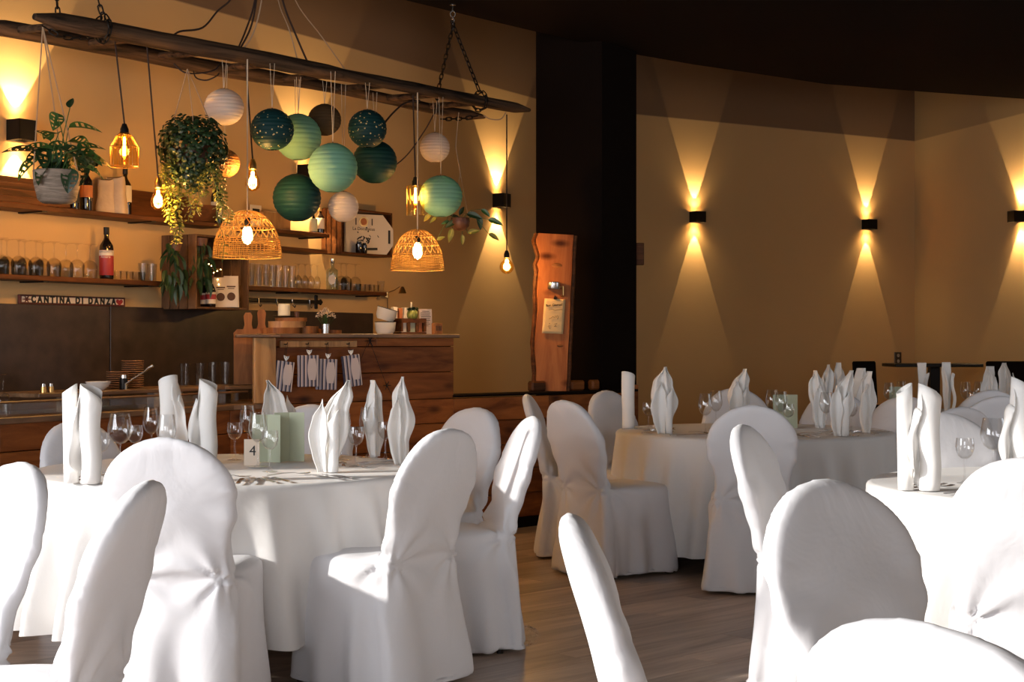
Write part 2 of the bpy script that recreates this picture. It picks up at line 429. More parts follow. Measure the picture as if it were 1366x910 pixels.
o = far.build('floor_planks_far', M['floor'], floor, False); o['kind'] = 'stuff'
# ---- bar front line
B = [(-3.13, 5.89), (-2.44, 7.14), (-1.62, 8.62), (-1.40, 8.85), (-.38, 9.80), (.907, 10.99)]
B = [Vector((x, y, 0)) for x, y in B]
def bar_at(px, d=0.0, seg=None):
    segs = range(len(B)-1) if seg is None else [seg]
    for k in segs:
        a, b = B[k], B[k+1]; dr = (b-a).normalized(); n = Vector((-dr.y, dr.x, 0))
        p = on_line(px, (a.x+n.x*d, a.y+n.y*d), dr); t = (p-a-n*d).dot(dr)
        if seg is not None or (t >= -1e-3 and t <= (b-a).length+1e-3) or k == len(B)-2: 
            return p, dr, n
rowz = [.07, .235, .402, .57, .737, .895, 1.07, 1.235, 1.29]
bar = thing('bar_counter', B[2], 0, 'long bar clad in red-brown pine boards with a raised section and worn worktop', 'bar')
half = thing('half_wall', B[4], 0, 'low half wall of red-brown pine boards running on to the black column', 'low wall')
def local(o, p): return Vector(p)-o.location
rs = random.Random(3)
def planks(a, b, nrow, root, split):
    dr = (b-a).normalized(); n = Vector((-dr.y, dr.x, 0)); L = (b-a).length; yaw = math.atan2(dr.y, dr.x)
    for r in range(nrow):
        z0, z1 = rowz[r], rowz[r+1]; cuts = [0]
        x = rs.uniform(.3, split)
        while x < L-.15: cuts.append(x); x += rs.uniform(.8, 1.0)*split
        cuts.append(L)
        for i in range(len(cuts)-1):
            l = cuts[i+1]-cuts[i]; c = a+dr*((cuts[i]+cuts[i+1])/2)+n*(.012-rs.uniform(0, .003)); c.z = (z0+z1)/2
            me = MB().box((0, 0, 0), (l-.003, .022, z1-z0-.004), None, .003).mesh('plank', M['plank'], False)
            link('plank', me, root, local(root, c), (0, 0, yaw))
planks(B[0], B[1], 5, bar, 1.6); planks(B[1], B[2], 5, bar, 1.5); planks(B[2], B[3-0], 5, bar, .9)
planks(B[3], B[4], 8, bar, 1.9); planks(B[4], B[5], 5, half, 1.25)
def strip(root, name, a, b, d0, d1, z0, z1, mat, ends=0.0, ch=.004):
    dr = (b-a).normalized(); n = Vector((-dr.y, dr.x, 0)); yaw = math.atan2(dr.y, dr.x); L = (b-a).length+2*ends
    c = (a+b)/2+n*(d0+d1)/2; c.z = (z0+z1)/2
    me = MB().box((0, 0, 0), (L, d1-d0, z1-z0), None, ch).mesh(name, M[mat], False)
    return link(name, me, root, local(root, c), (0, 0, yaw))
for k in range(4): strip(bar, 'carcass', B[k], B[k+1], .025, .12, .01, .87 if k < 3 else 1.28, 'black', -.002)
strip(half, 'core', B[4], B[5], .025, .13, .01, .89, 'black')
for k in range(4): strip(bar, 'skirting_board', B[k], B[k+1], -.004, .02, 0, .068, 'black')
strip(half, 'skirting_board', B[4], B[5], -.004, .02, 0, .068, 'black')
strip(half, 'ledge', B[4], B[5], -.02, .16, .9, .918, 'black', .01)
for k in range(3): strip(bar, 'worktop', B[k], B[k+1], -.03, .50, .872, .905, 'worktop', .005)
strip(bar, 'bar_top', B[3], B[4], -.04, .36, 1.29, 1.315, 'worktop', .02)
# raised glass-fronted shelf on the worktop
pa, dr0, n0 = bar_at(52, .10, 1); pb, _, _ = bar_at(300, .10, 1)
p2, _, _ = bar_at(338, .10, 2)
strip(bar, 'raised_shelf', pa, pb, 0, .34, .985, 1.008, 'worktop', 0)
strip(bar, 'raised_shelf', pb, p2, 0, .34, .985, 1.008, 'worktop', 0)
for px in (85, 205, 235, 300):
    q, dr, n = bar_at(px, .14, 1); me = MB().box((0, 0, 0), (.05, .05, .08)).mesh('shelf_post', M['steel'], False)
    link('shelf_post', me, bar, local(bar, q+Vector((0, 0, .945))), (0, 0, math.atan2(dr.y, dr.x)))
qa, dr, n = bar_at(-60, .06, 1); qb, _, _ = bar_at(330, .06, 1)
me = MB().box((0, 0, 0), ((qb-qa).length, .006, .06)).mesh('glass_guard', M['glass'], False)
c = (qa+qb)/2; c.z = .94; link('glass_guard', me, bar, local(bar, c), (0, 0, math.atan2(dr.y, dr.x)))
strip(bar, 'guard_rail', qa, qb, -.01, .01, .966, .978, 'worktop', 0)
# light end board of the raised bar + peg rail
q0, dr, n = bar_at(338, 0, 3); q1, _, _ = bar_at(368, 0, 3)
ya = math.atan2(B[4].y-B[3].y, B[4].x-B[3].x)
pl = P(338, 450, 8.72); pr = P(367, 450, 8.80)
me = MB().box((0, 0, 0), ((pr-pl).length, .03, .385), None, .004).mesh('end_board', M['lightwood'], False)
c = (pl+pr)/2; c.z = 1.098; link('end_board', me, bar, local(bar, c), (0, 0, math.atan2(pr.y-pl.y, pr.x-pl.x)))
me = MB().box((0, 0, 0), (.26, .2, .02), None, .004).mesh('end_cap', M['worktop'], False)
c = P(344, 450, 8.8); c.z = 1.30; link('end_cap', me, bar, local(bar, c), (0, 0, .2))
ra, dr, n = bar_at(372, -.0, 3); rb, _, _ = bar_at(474, 0, 3)
strip(bar, 'peg_rail', ra, rb, -.022, 0, 1.232, 1.272, 'lightwood')
# ---- column
cl = P(715, 455, 11.15); cm = P(803, 455, 11.05); cr = P(849, 455, 11.45)
mb = MB(); mb.prism([(cl.x, cl.y), (cm.x, cm.y), (cr.x, cr.y), (cr.x-.1, cr.y+.4), (cl.x+.05, cl.y+.5)], 0, ZC-.01)
struct('column', mb, M['black'])
q = P(848, 338, 11.46)
mb = MB(); mb.box(P(851, 339, 11.5), (.09, .05, .17), None, .004)
tag(mb.build('wall_box', M['darkwood'], None, False), 'small brown box fixed to the right side of the black column', 'box')
mb = MB(); mb.box(P(851, 590, 11.3)+Vector((-.02, 0, 0)), (.02, .05, 1.0)); struct('trim_1', MB().box((P(848, 500, 11.3).x, 11.3, .47), (.03, .10, .94)), M['plank'])
# ---- stone splash panels on the long wall
sp = thing('splashback', WP(200, 0, .0), 0, 'dark brown stone splashback of three wide panels behind the bar', 'splashback')
for (x0, x1) in ((-260, 143), (143.6, 330), (330.6, 495)):
    a = WP(x0, 0, .0); b = WP(x1, 0, .0); 
    me = MB().box((0, 0, 0), ((b-a).length-.004, .02, 1.478-.3), None, .002).mesh('stone_panel', M['splash'], False)
    c = (a+b)/2+WN*.012; c.z = (1.478+.3)/2; link('stone_panel', me, sp, local(sp, c), (0, 0, WYAW))
# back counter
a = WP(-240, 0, 0); b = WP(470, 0, 0)
bc = MB(); c = (a+b)/2+WN*.17; c.z = .45; bc.box(c, ((b-a).length, .28, .86), RZ(WYAW), .005)
tag(bc.build('back_counter', M['darkwood'], None, False), 'dark low counter against the wall behind the bar', 'counter')
# ---- wall sconces
def sconce(px, py, p, n, ww, label, power=13, hgt=.10, cone=44, tilt=.10):
    yaw = math.atan2(-n.x, n.y)+PI     # local -y.. faces the room
    yaw = math.atan2(n.y, n.x)-PI/2
    r = thing('wall_lamp', p, yaw, label, 'wall lamp', 'up and down wall lamps')
    # body: open box, local y = away from wall
    mb = MB(); t = .006; D = .11; W = ww
    mb.box((0, t/2+.002, 0), (W, t, hgt)); mb.box((0, D-t/2, 0), (W, t, hgt))
    mb.box((-W/2+t/2, D/2, 0), (t, D, hgt)); mb.box((W/2-t/2, D/2, 0), (t, D, hgt)); mb.box((0, D/2, 0), (W-.01, D-.01, hgt*.3))
    mb.build('housing', M['blackmetal'], r, False)
    for sg in (1, -1):
        g = MB().box((0, D/2, sg*hgt*.3), (W*.5, D*.5, .006)).build('diffuser', M['bulbglow'], r, False)
        l = bpy.data.lights.new('spot', 'SPOT'); l.energy = power*(1 if sg > 0 else .8); l.color = (1, .70, .34); l.spot_size = math.radians(cone); l.spot_blend = .10
        l.shadow_soft_size = .006
        lo = bpy.data.objects.new('wall_lamp_beam', l); COL.objects.link(lo); lo.parent = r; lo.location = (0, .055, sg*(hgt/2+.004))
        lo.rotation_euler = ((PI+tilt) if sg > 0 else -tilt, 0, 0)
        l2 = bpy.data.lights.new('glow', 'SPOT'); l2.energy = power*.16; l2.color = (1, .7, .32); l2.spot_size = math.radians(120); l2.spot_blend = 1; l2.shadow_soft_size = .02
        lo = bpy.data.objects.new('wall_lamp_glow', l2); COL.objects.link(lo); lo.parent = r; lo.location = (0, .055, sg*(hgt/2+.006)); lo.rotation_euler = (PI if sg > 0 else 0, 0, 0)
    return r
for (px, py, lb) in ((20, 175, 'black box wall lamp shining up and down behind the hanging monstera'),
                     (403, 232, 'black box wall lamp half hidden behind the paper lanterns'),
                     (662, 268, 'black box wall lamp beside the lone globe bulb left of the black column')):
    p = WP(px, 0, 0); p.z = zat(py, p.y); sconce(px, py, p, WN, .12, lb, 48, .115, 64, .05)
d3 = V2((W3[0]-W1[0], W3[1]-W1[1])); n3 = Vector((d3.y, -d3.x, 0))
for (px, py, lb) in ((926, 290, 'black box wall lamp, left of the two on the bare curved wall'), (1155, 300, 'black box wall lamp, right of the two on the bare curved wall near the corner')):
    p = on_line(px, W1, d3); p.z = zat(py, p.y); sconce(px, py, p, n3, .12, lb, 34, .105, 40, .06)
d4 = V2((W4[0]-W3[0], W4[1]-W3[1])); n4 = Vector((d4.y, -d4.x, 0))
p = on_line(1362, W3, d4); p.z = zat(289, p.y); sconce(1362, 289, p, n4, .12, 'black box wall lamp on the paler wall at the right edge', 40, .105, 62, .05)
# ================================================================== CHAIRS
def sp(v, p): return math.copysign(abs(v)**p, v)
def lerp(a, b, t): return a+(b-a)*t
def pw(z, pts):
    if z <= pts[0][0]: return pts[0][1]
    for (a, va), (b, vb) in zip(pts, pts[1:]):
        if z <= b:
            t = (z-a)/(b-a); t = t*t*(3-2*t); return lerp(va, vb, t)
    return pts[-1][1]
def chair_cover(seed):
    mb = MB(); n = 40; TOP = .955
    # back loft
    zs = [.012+i*(.70-.012)/22 for i in range(23)]+[.72+.235*math.sin(PI/2*i/12) for i in range(1, 13)]
    vs = []; fs = []
    for z in zs:
        wd = pw(z, [(0, .245), (.25, .222), (.47, .192), (.56, .19), (.72, .232)])
        tk = pw(z, [(0, .05), (.4, .046), (.55, .038), (.9, .034)])
        yc = pw(z, [(0, -.262), (.45, -.215)]) if z < .45 else -.215-.150*((z-.45)/.505)**1.15
        if z > .72:
            q = (z-.72)/.236; wd = .232*max(0, 1-q**2.15)**.5; tk *= max(.001, 1-q**9)**.5
        wd = max(wd, .004); tk = max(tk, .004)
        for k in range(n):
            a = 2*PI*k/n
            x = wd*sp(math.cos(a), .55); y = tk*sp(math.sin(a), .42)
            y += .011*(1-(x/.24)**2)*(-1) if z > .5 else 0     # slightly dished back
            vs.append((x, yc+y, z))
    m = len(zs)
    for i in range(m-1):
        for k in range(n): fs.append((i*n+k, i*n+(k+1) % n, (i+1)*n+(k+1) % n, (i+1)*n+k))
    fs.append(tuple(range(n))[::-1]); fs.append(tuple((m-1)*n+k for k in range(n)))
    mb.add(vs, fs)
    # seat + skirt loft
    vs = []; fs = []
    zs = [.012, .08, .15, .22, .29, .36, .42, .455, .474, .484, .488]
    for i, z in enumerate(zs):
        wd = pw(z, [(0, .248), (.40, .222), (.455, .218), (.474, .212), (.484, .198), (.488, .17)])
        y1 = pw(z, [(0, .262), (.40, .235), (.455, .232), (.474, .226), (.484, .212), (.488, .18)])
        y0 = pw(z, [(0, -.262), (.4, -.215), (.488, -.20)])
        for k in range(n):
            a = 2*PI*k/n; vs.append((wd*sp(math.cos(a), .38), (y0+y1)/2+(y1-y0)/2*sp(math.sin(a), .38), z+(.006 if i == 10 else 0)))
    m = len(zs)
    for i in range(m-1):
        for k in range(n): fs.append((i*n+k, i*n+(k+1) % n, (i+1)*n+(k+1) % n, (i+1)*n+k))
    fs.append(tuple(range(n))[::-1]); fs.append(tuple((m-1)*n+k for k in range(n)))
    mb.add(vs, fs)
    me = mb.mesh('tmp', M['cloth'], False); o = link('tmp', me)
    r = o.modifiers.new('r', 'REMESH'); r.mode = 'VOXEL'; r.voxel_size = .0115
    s = o.modifiers.new('s', 'SMOOTH'); s.iterations = 6; s.factor = .5
    me2 = bpy.data.meshes.new_from_object(o.evaluated_get(bpy.context.evaluated_depsgraph_get()))
    bpy.data.objects.remove(o); bpy.data.meshes.remove(me)
    rr = random.Random(seed); ph = [rr.uniform(0, 6.28) for _ in range(8)]; so = Vector((rr.uniform(0, 50), rr.uniform(0, 50), 0))
    nor = [v.normal.copy() for v in me2.vertices]
    for v, nv in zip(me2.vertices, nor):
        x, y, z = v.co
        d = 0
        if z < .46:
            a = math.atan2(y, x); t = (1-z/.46)
            d += (.004+.019*t)*t**.5*math.sin(a*7+ph[0]+1.7*math.sin(a*2+ph[1])+z*1.5)*(1 if abs(nv.z) < .6 else .1)
            d += .008*t*noise.noise(Vector((x*5, y*5, z*2))+so)
            # vertical corner seam creases
            for sx in (-1, 1):
                r2 = math.hypot(x-sx*.235, y+.17)
                d -= .016*math.exp(-(r2/.030)**2)*min(1, (.47-z)*6)
        # folds fanning out of the pinched waist corners
        for sx in (-1, 1):
            c = Vector((sx*.20, -.205, .47)); q = v.co-c; L = q.length
            an = math.atan2(q.z, q.y*.9+abs(q.x)*sx*0+ (abs(q.x) if y < -.18 else 0)+1e-6)
            if L > .01: d += .0125*math.exp(-L/.19)*min(1, L/.04)*math.sin(an*6.5+ph[3 if sx > 0 else 4]+L*9)
        if z > .5:
            d += .006*noise.noise(Vector((x*6, y*6, z*9))+so)
            # gathers at the rim
            ex = abs(x)/.235
            if .45 < z < .78 and abs(x) > .12: d += .0036*math.sin(z*62+ph[5]+x*14)*(abs(x)-.12)*9
            # seam along the rim
        else:
            if z > .47 and y > -.17: d += .004*noise.noise(Vector((x*7, y*7, 3))+so)
        v.co += nv*d
        if v.co.z < .012: v.co.z = .012
    me2.name = 'chair_cover'; me2.shade_smooth(); me2.materials.clear(); me2.materials.append(M['cloth'])
    return me2
COV = [chair_cover(s) for s in (1, 2, 3, 4)]
FOOT = MB().tube([(0, 0, 0), (0, 0, .10)], .014, 8).mesh('foot', M['blackmetal'])
NCH = 0
def chair(T, d, label, group, zs=1.0, v=0):
    global NCH
    d = V2(d); root = Vector((T[0]+d.x*.36, T[1]+d.y*.36, 0)); yaw = math.atan2(-d.x, d.y)
    r = thing('dining_chair', root, yaw, label, 'chair', group)
    c = link('cover', COV[v], r); c.scale = (1, 1, zs)
    for sx in (-1, 1):
        for y in (-.19, .19): link('foot', FOOT, r, (sx*.19, y, 0))
    NCH += 1
    return r
g1 = 'white-covered chairs around the left table'; g2 = 'white-covered chairs around the middle table'; g3 = 'white-covered chairs around the near right table'
g4 = 'white-covered chairs in the foreground'; g5 = 'white-covered chairs around the far right table'
chair((-1.33, 4.02), (-.70, -.71), 'overexposed white-covered chair cut off by the left edge of the photo', g4, .99, 0)
chair((-.84, 3.41), (-1, .06), 'white-covered chair seen edge-on in the left foreground, leaning right', g4, 1, 1)
chair((-1.14, 4.93), (.05, 1), 'white-covered chair with its broad round back to the camera at the left table', g1, 1, 2)
chair((-.235, 5.42), (-.80, .60), 'white-covered chair with shaded back and sunlit seat, front right of the left table', g1, 1, 0)
chair((.075, 6.32), (-.97, -.22), 'slim side-on white-covered chair right of the left table, leaning right', g1, 1, 1)
chair((-.18, 7.15), (-.72, -.70), 'white-covered chair behind the shaded-back chair, by the half wall', g1, 1, 3)
chair((-1.0, 7.45), (-.1, -1), 'white-covered chair behind the green menus at the far side of the left table', g1, 1, 2)
chair((-2.02, 6.93), (.80, -.60), 'shaded white-covered chair at far left behind the thick rolled napkin', g1, .945, 0)
chair((.29, 8.06), (.82, .57), 'white-covered chair facing right at the middle table, whole seat and skirt visible', g2, 1, 3)
chair((.10, 8.95), (.98, -.12), 'narrow side-on white-covered chair, leftmost at the middle table', g2, 1, 1)
chair((.60, 9.55), (.72, -.69), 'shaded white-covered chair just right of the leaning wood slab, behind the middle table', g2, 1, 0)
chair((1.19, 7.42), (.16, .99), 'white-covered chair with round back to the camera in front of the middle table', g2, 1, 2)
chair((1.50, 10.1), (.02, -1), 'white-covered chair behind the middle table, seen through the goblets', g2, 1, 1)
chair((2.17, 10.05), (-.3, -.95), 'white-covered chair behind the middle table, hidden by standing napkins', g2, .97, 3)
chair((2.43, 9.3), (-.6, -.8), 'grey-shaded white-covered chair at the right end of the middle table', g2, .97, 0)
chair((.885, 5.7), (.90, -.44), 'white-covered chair with sunlit outside and brown-shaded inside, left of the right table', g3, 1, 1)
chair((1.42, 4.11), (.3, .95), 'white-covered chair with creased sunlit back at the right edge, in front of the right table', g3, 1, 3)
chair((1.90, 6.6), (.1, -1), 'white-covered chair behind the tall rolled napkin of the right table', g3, 1, 2)
chair((2.15, 7.17), (-.35, .93), 'dim grey chair top just behind the rolled napkin of the right table', g2, 1, 0)
chair((2.8, 8.6), (.1, 1), 'wide shaded chair back at the right edge, in front of the far table', g5, 1, 2)
chair((3.1, 9.7), (-.05, 1), 'farthest white chair top, seen above the glasses of the right table', g5, 1, 1)
chair((.715, 3.41), (.52, -.85), 'large near chair with shaded oval inner back and bright left rim, right foreground', g4, 1, 2)
chair((.47, 1.71), (.75, .66), 'nearest overexposed white chair, only its round top at the bottom right corner', g4, 1, 3)
chair((.12, 2.74), (1, -.04), 'edge-on sunlit white chair leaning left in the middle foreground', g4, 1, 1)
# ================================================================== TABLES
def table(c, r, drop, seed, label, clabel):
    t = thing('banquet_table', (c[0], c[1], 0), 0, label, 'table', 'round banquet tables')
    MB().lathe([(0, .715), (r-.01, .715), (r, .722), (r, .738), (r-.005, .742), (0, .742)], 64).build('tabletop', M['lightwood'], t)
    MB().lathe([(.05, .03), (.05, .715)], 16).build('pedestal', M['blackmetal'], t)
    mb = MB()
    for k in range(4):
        a = k*PI/2+.4; mb.tube([(0, 0, .05), (.34*math.cos(a), .34*math.sin(a), .016)], .016, 8)
    mb.build('foot', M['blackmetal'], t)
    rr = random.Random(seed); ph = [rr.uniform(0, 6.28) for _ in range(6)]; nf = 24
    def fold(a):
        b = a*nf/1.0+1.1*math.sin(a*3+ph[0])+.7*math.sin(a*5+ph[1])
        s = .5+.5*math.sin(b); return s**1.35*(.7+.3*math.sin(a*4+ph[2]))
    def hem(a): return drop+.012*math.sin(a*3+ph[3])
    NU = 480
    def fn(u, v):
        a = 2*PI*u
        if v < .30:
            q = v/.30; R = (r+.006)*(.02+.98*q)*.985; z = .7445
            return (R*math.cos(a), R*math.sin(a), z)
        if v < .40:
            q = (v-.30)/.10*PI/2; R = r-.012+.022*math.sin(q); z = .7445-.022*(1-math.cos(q))
            return (R*math.cos(a), R*math.sin(a), z)
        t_ = (v-.40)/.60; Ld = hem(a); R = r+.010+min(1, t_*1.2)**.5*(-.035+.125*fold(a+.10*t_*math.sin(a*2)))*(.35+.65*t_**.5)+.006*math.sin(6*a+ph[4])*t_
        z = .7225-(.7225-Ld)*t_
        return (R*math.cos(a), R*math.sin(a), z)
    mb = MB(); mb.grid(fn, NU, 41, True); mb.f.append(tuple(range(NU)))
    o = mb.build('tablecloth', M['tcloth'], None, True, 70); o.location = (c[0], c[1], 0)
    tag(o, clabel, 'tablecloth', 'white round tablecloths')
T1 = (-1.17, 6.2); T2 = (1.42, 8.8); T3 = (2.13, 5.5); T5 = (3.0, 10.95)
table(T1, .8, .16, 1, 'round banquet table at the left, set with the number 4 card', 'white floor-length cloth in deep folds on the left table with the number 4 card')
table(T2, .8, .085, 2, 'round banquet table in the middle of the room', 'white cloth, partly in shade, on the middle table in front of the bare wall')
table(T3, .8, .10, 5, 'round banquet table at the right edge of the photo', 'white cloth on the near right table cut by the right edge')
table(T5, .8, .10, 9, 'round banquet table farthest away at the right', 'white cloth of the farthest table, mostly hidden behind chairs at right')
ZT = .7485
# ================================================================== NAPKINS
def nap_roll(seed, h=.36, flap=1):
    rr = random.Random(seed); mb = MB(); tw = rr.uniform(.8, 1.2)
    def fn(u, v):
        a = u*2*PI*1.55+.6; R = (.037-.007*u)*(1+.12*v)
        top = h*(.86+.14*math.cos((u-.22)*5.2)); z = v*top
        return (R*math.cos(a)+.004*math.sin(v*7), R*math.sin(a), z)
    mb.grid(fn, 44, 14)
    if flap:
        def fl(u, v):
            top = h*(.93-.25*u+.05*math.sin(u*9)); z0 = .07*u+.04*math.sin(u*6)*0
            z = z0+(top-z0)*v
            x = -.030-.055*u*(.55+.45*math.sin(v*PI*.9+.5)); y = .022*math.sin(u*5+v*2.2)+.012*math.sin(v*9+u*4)
            return (x, y, z)
        mb.grid(fl, 12, 18)
        if flap > 1:
            def f2(u, v):
                a = u*2*PI; R = .026; return (-.075+R*math.cos(a)-.006*v, .03+R*math.sin(a), v*h*(.95+.05*math.cos(a)))
            mb.grid(f2, 22, 8)
    return mb
def nap_fan(seed, h=.36, lean=.15, wide=1.0, tube=1):
    rr = random.Random(seed); mb = MB(); p1, p2 = rr.uniform(0, 6), rr.uniform(0, 6)
    def half(v): return wide*pw(v, [(0, .030), (.25, .047), (.55, .066), (.8, .048), (1, .006)])
    def fn(u, v):
        s = 2*u-1; w_ = half(v)
        x = s*w_+lean*.14*v*v+.008*math.sin(v*11+p1)*abs(s)*min(1, v*3)
        y = .016*math.sin(s*6.5+p2+v*1.5)*(.35+v)+.030*s*s
        z = h*(v-.10*abs(s)**1.5*v*(1-v)*2)
        return (x, y, z)
    mb.grid(fn, 30, 26)
    def f2(u, v):           # second ply in front, shorter and set aside
        s = 2*u-1; w_ = half(v)*.62
        return (s*w_-.020-.030*v*(1-v)*2, -.020-.012*math.cos(s*3+p1)-.014*math.sin(v*8+p2)*.6, h*.80*v-.02*abs(s)*v)
    mb.grid(f2, 18, 22)
    if tube:
        def f3(u, v):
            a = u*2*PI; R = .020+.004*v; return (.022+R*math.cos(a), -.012+R*math.sin(a), v*h*(.60+.08*math.cos(a)))
        mb.grid(f3, 20, 8)
    return mb
def napkin(kind, p, rz, label, group, seed=1, h=.36, **k):
    mb = nap_roll(seed, h, **k) if kind == 'roll' else nap_fan(seed, h, **k)
    me = mb.mesh('folded_napkin', M['napkin'], True, 60); o = link('folded_napkin', me, None, (p[0], p[1], ZT), (0, 0, rz))
    s = o.modifiers.new('thick', 'SOLIDIFY'); s.thickness = .0025; s.offset = 0
    return tag(o, label, 'napkin', group)
gn = 'folded napkins standing on the '
napkin('roll', (-1.545, 5.50), .1, 'thick double-rolled napkin at the front left of the left table', gn+'left table', 1, .365, flap=2)
napkin('roll', (-1.50, 6.55), 2.9, 'rolled napkin with slanted tip behind the broad chair back, left table', gn+'left table', 2, .375, flap=1)
napkin('roll', (-1.30, 6.42), .2, 'rolled napkin with wide left wing above the broad chair back, left table', gn+'left table', 3, .36, flap=1)
napkin('fan', (-1.04, 6.80), 3.3, 'pointed napkin partly behind the green menus on the left table', gn+'left table', 4, .345, lean=.5, wide=.95, tube=0)
napkin('fan', (-.735, 5.98), .05, 'fan-folded napkin nearest the front, right of the green menus, left table', gn+'left table', 5, .365, lean=.55, wide=.95)
napkin('fan', (-.61, 6.76), .4, 'pointed napkin behind the small wine glasses at the back of the left table', gn+'left table', 6, .345, lean=-.1, wide=.75, tube=0)
napkin('fan', (-.465, 6.36), .1, 'narrow wavy napkin at the right end of the left table', gn+'left table', 7, .37, lean=.0, wide=.72, tube=0)
napkin('roll', (.70, 9.02), 1.2, 'slim rolled napkin at the left end of the middle table, against the black column', gn+'middle table', 8, .34, flap=0)
napkin('fan', (.86, 8.46), 0, 'bulging wavy napkin with central roll, second from left on the middle table', gn+'middle table', 9, .375, lean=.0, wide=1.15)
napkin('fan', (1.40, 9.25), .3, 'wide two-pointed napkin behind the round chair back, middle table', gn+'middle table', 10, .35, lean=.3, wide=1.15, tube=1)
napkin('fan', (1.86, 9.00), .2, 'smooth pointed napkin left of the two front ones on the middle table', gn+'middle table', 11, .345, lean=-.3, wide=.95, tube=0)
napkin('fan', (1.80, 8.22), .1, 'fan-folded napkin at the front right of the middle table', gn+'middle table', 12, .36, lean=.45, wide=.95)
napkin('fan', (2.02, 8.50), .3, 'narrow wavy napkin at the right end of the middle table', gn+'middle table', 13, .35, lean=.1, wide=.8, tube=0)
napkin('roll', (1.46, 5.24), .15, 'tall double-rolled napkin at the left of the right table', gn+'right table', 14, .375, flap=2)
napkin('roll', (1.745, 5.12), .1, 'napkin half cut off at the right edge of the photo', gn+'right table', 15, .40, flap=1)
for i, (px, Y, hh, lb) in enumerate(((1073, 10.9, .35, 'shaded two-pointed napkin, leftmost on the farthest table'), (1124, 11.3, .36, 'shaded napkin behind the fan-folded napkin of the middle table, farthest table'),
        (1149, 10.6, .33, 'beige-shaded napkin with twin tips, third from left on the farthest table'), (1233, 11.2, .36, 'shaded napkin tip behind the tall rolled napkin, farthest table'),
        (1266, 10.7, .37, 'tall shaded napkin right of the tall rolled one, farthest table'), (1320, 10.8, .34, 'shaded napkin above the glasses near the right edge, farthest table'), (1346, 11.1, .36, 'rightmost shaded napkin of the farthest table'))):
    dd = Vector(((px-CX)*Y/F-T5[0], Y-T5[1], 0)); 
    if dd.length > .72: dd = dd.normalized()*.72
    napkin('fan', (T5[0]+dd.x, T5[1]+dd.y), .4*i, lb, gn+'farthest table', 20+i, hh, lean=.2*(-1)**i, wide=.9, tube=0)
# ================================================================== GLASSES
def wineglass(h, rb, kind='wine'):
    t = .0012
    if kind == 'big': bowl = [(0, .0), (.018, .003), (.036, .018), (.048, .042), (.050, .062), (.046, .085), (.0395, .118), (.038, .124)]; k = rb/.050; sc = .125
    else: bowl = [(0, 0), (.014, .002), (.026, .012), (.0335, .030), (.035, .046), (.033, .064), (.0315, .074)]; k = rb/.035; sc = .075
    hb = h*.55 if kind == 'big' else h*.46
    z0 = h-hb
    out = [(r*k, z0+z/bowl[-1][1]*hb) for r, z in bowl]; inn = [(max(0, r*k-t), z0+.002+z/bowl[-1][1]*(hb-.002)) for r, z in bowl][::-1]
    foot = [(0, .0), (.032*h/.17, .0), (.033*h/.17, .0015), (.012, .005), (.0045, .014), (.0035, .04), (.0035, z0-.012), (.006, z0)]
    mb = MB(); mb.lathe(foot+out[1:]+inn, 26); return mb
G_S = wineglass(.165, .034).mesh('small_glass', M['glass'], True, 50)
G_B = wineglass(.225, .050, 'big').mesh('large_glass', M['glass'], True, 50)
G_B2 = wineglass(.225, .040, 'big').mesh('tall_glass', M['glass'], True, 50)
def tumbler_mb(r0, r1, h, t=.002): return MB().lathe([(0, 0), (r0, 0), (r1, h), (r1-t, h), (r0-t, .008), (0, .008)], 18)
def glass(me, p, label, group, z=ZT, name='wine_glass', rot=None):
    o = link(name, me, None, (p[0], p[1], z), rot); return tag(o, label, 'glass', group)
def gpx(px, Y): return ((px-CX)*Y/F, Y)
gl = 'wine glasses on the '
for me, px, Y, lb in ((G_B, 160, 6.12, 'large wine glass right of the thick double-rolled napkin, left table'), (G_S, 135, 5.85, 'small wine glass touching the thick double-rolled napkin, left table'),
    (G_S, 180, 6.35, 'small wine glass between the large ones above the broad chair, left table'), (G_B2, 202, 6.75, 'tall wine glass left of the slanted-tip napkin, left table'),
    (G_B2, 222, 6.05, 'large wine glass in front of the slanted-tip napkin, left table'), (G_S, 313, 6.57, 'small wine glass alone left of the number 4 card'),
    (G_B2, 331, 6.90, 'tall wine glass behind the number 4 card'), (G_B2, 344, 6.22, 'tall wine glass in front of the number 4 card'), (G_S, 360, 5.98, 'small wine glass in front of the green menus'),
    (G_S, 475, 6.23, 'small wine glass right of the fan-folded napkin, left table'), (G_B2, 456, 6.55, 'tall wine glass hidden behind the fan-folded napkin, left table'),
    (G_B2, 491, 6.72, 'tall wine glass in front of the pointed back napkin, left table'), (G_S, 514, 6.62, 'small wine glass left of the narrow wavy napkin, left table')):
    glass(me, gpx(px, Y), lb, gl+'left table')
for me, px, Y, lb in ((G_S, 865, 8.72, 'small glass between slim roll and bulging napkin, middle table'), (G_B2, 941, 8.45, 'goblet in front, right of the bulging napkin, middle table'),
    (G_B2, 955, 8.95, 'goblet behind, right of the bulging napkin, middle table'), (G_B2, 1030, 9.1, 'tall wine glass just right of the two-pointed napkin, middle table'), (G_B2, 1042, 8.85, 'second tall wine glass right of the two-pointed napkin, middle table'),
    (G_S, 1052, 8.5, 'small wine glass over the round chair back, middle table'), (G_B2, 1102, 8.7, 'tall wine glass before the smooth pointed napkin, middle table'), (G_S, 1136, 8.6, 'small wine glass between the two right-hand napkins, middle table')):
    glass(me, gpx(px, Y), lb, gl+'middle table')
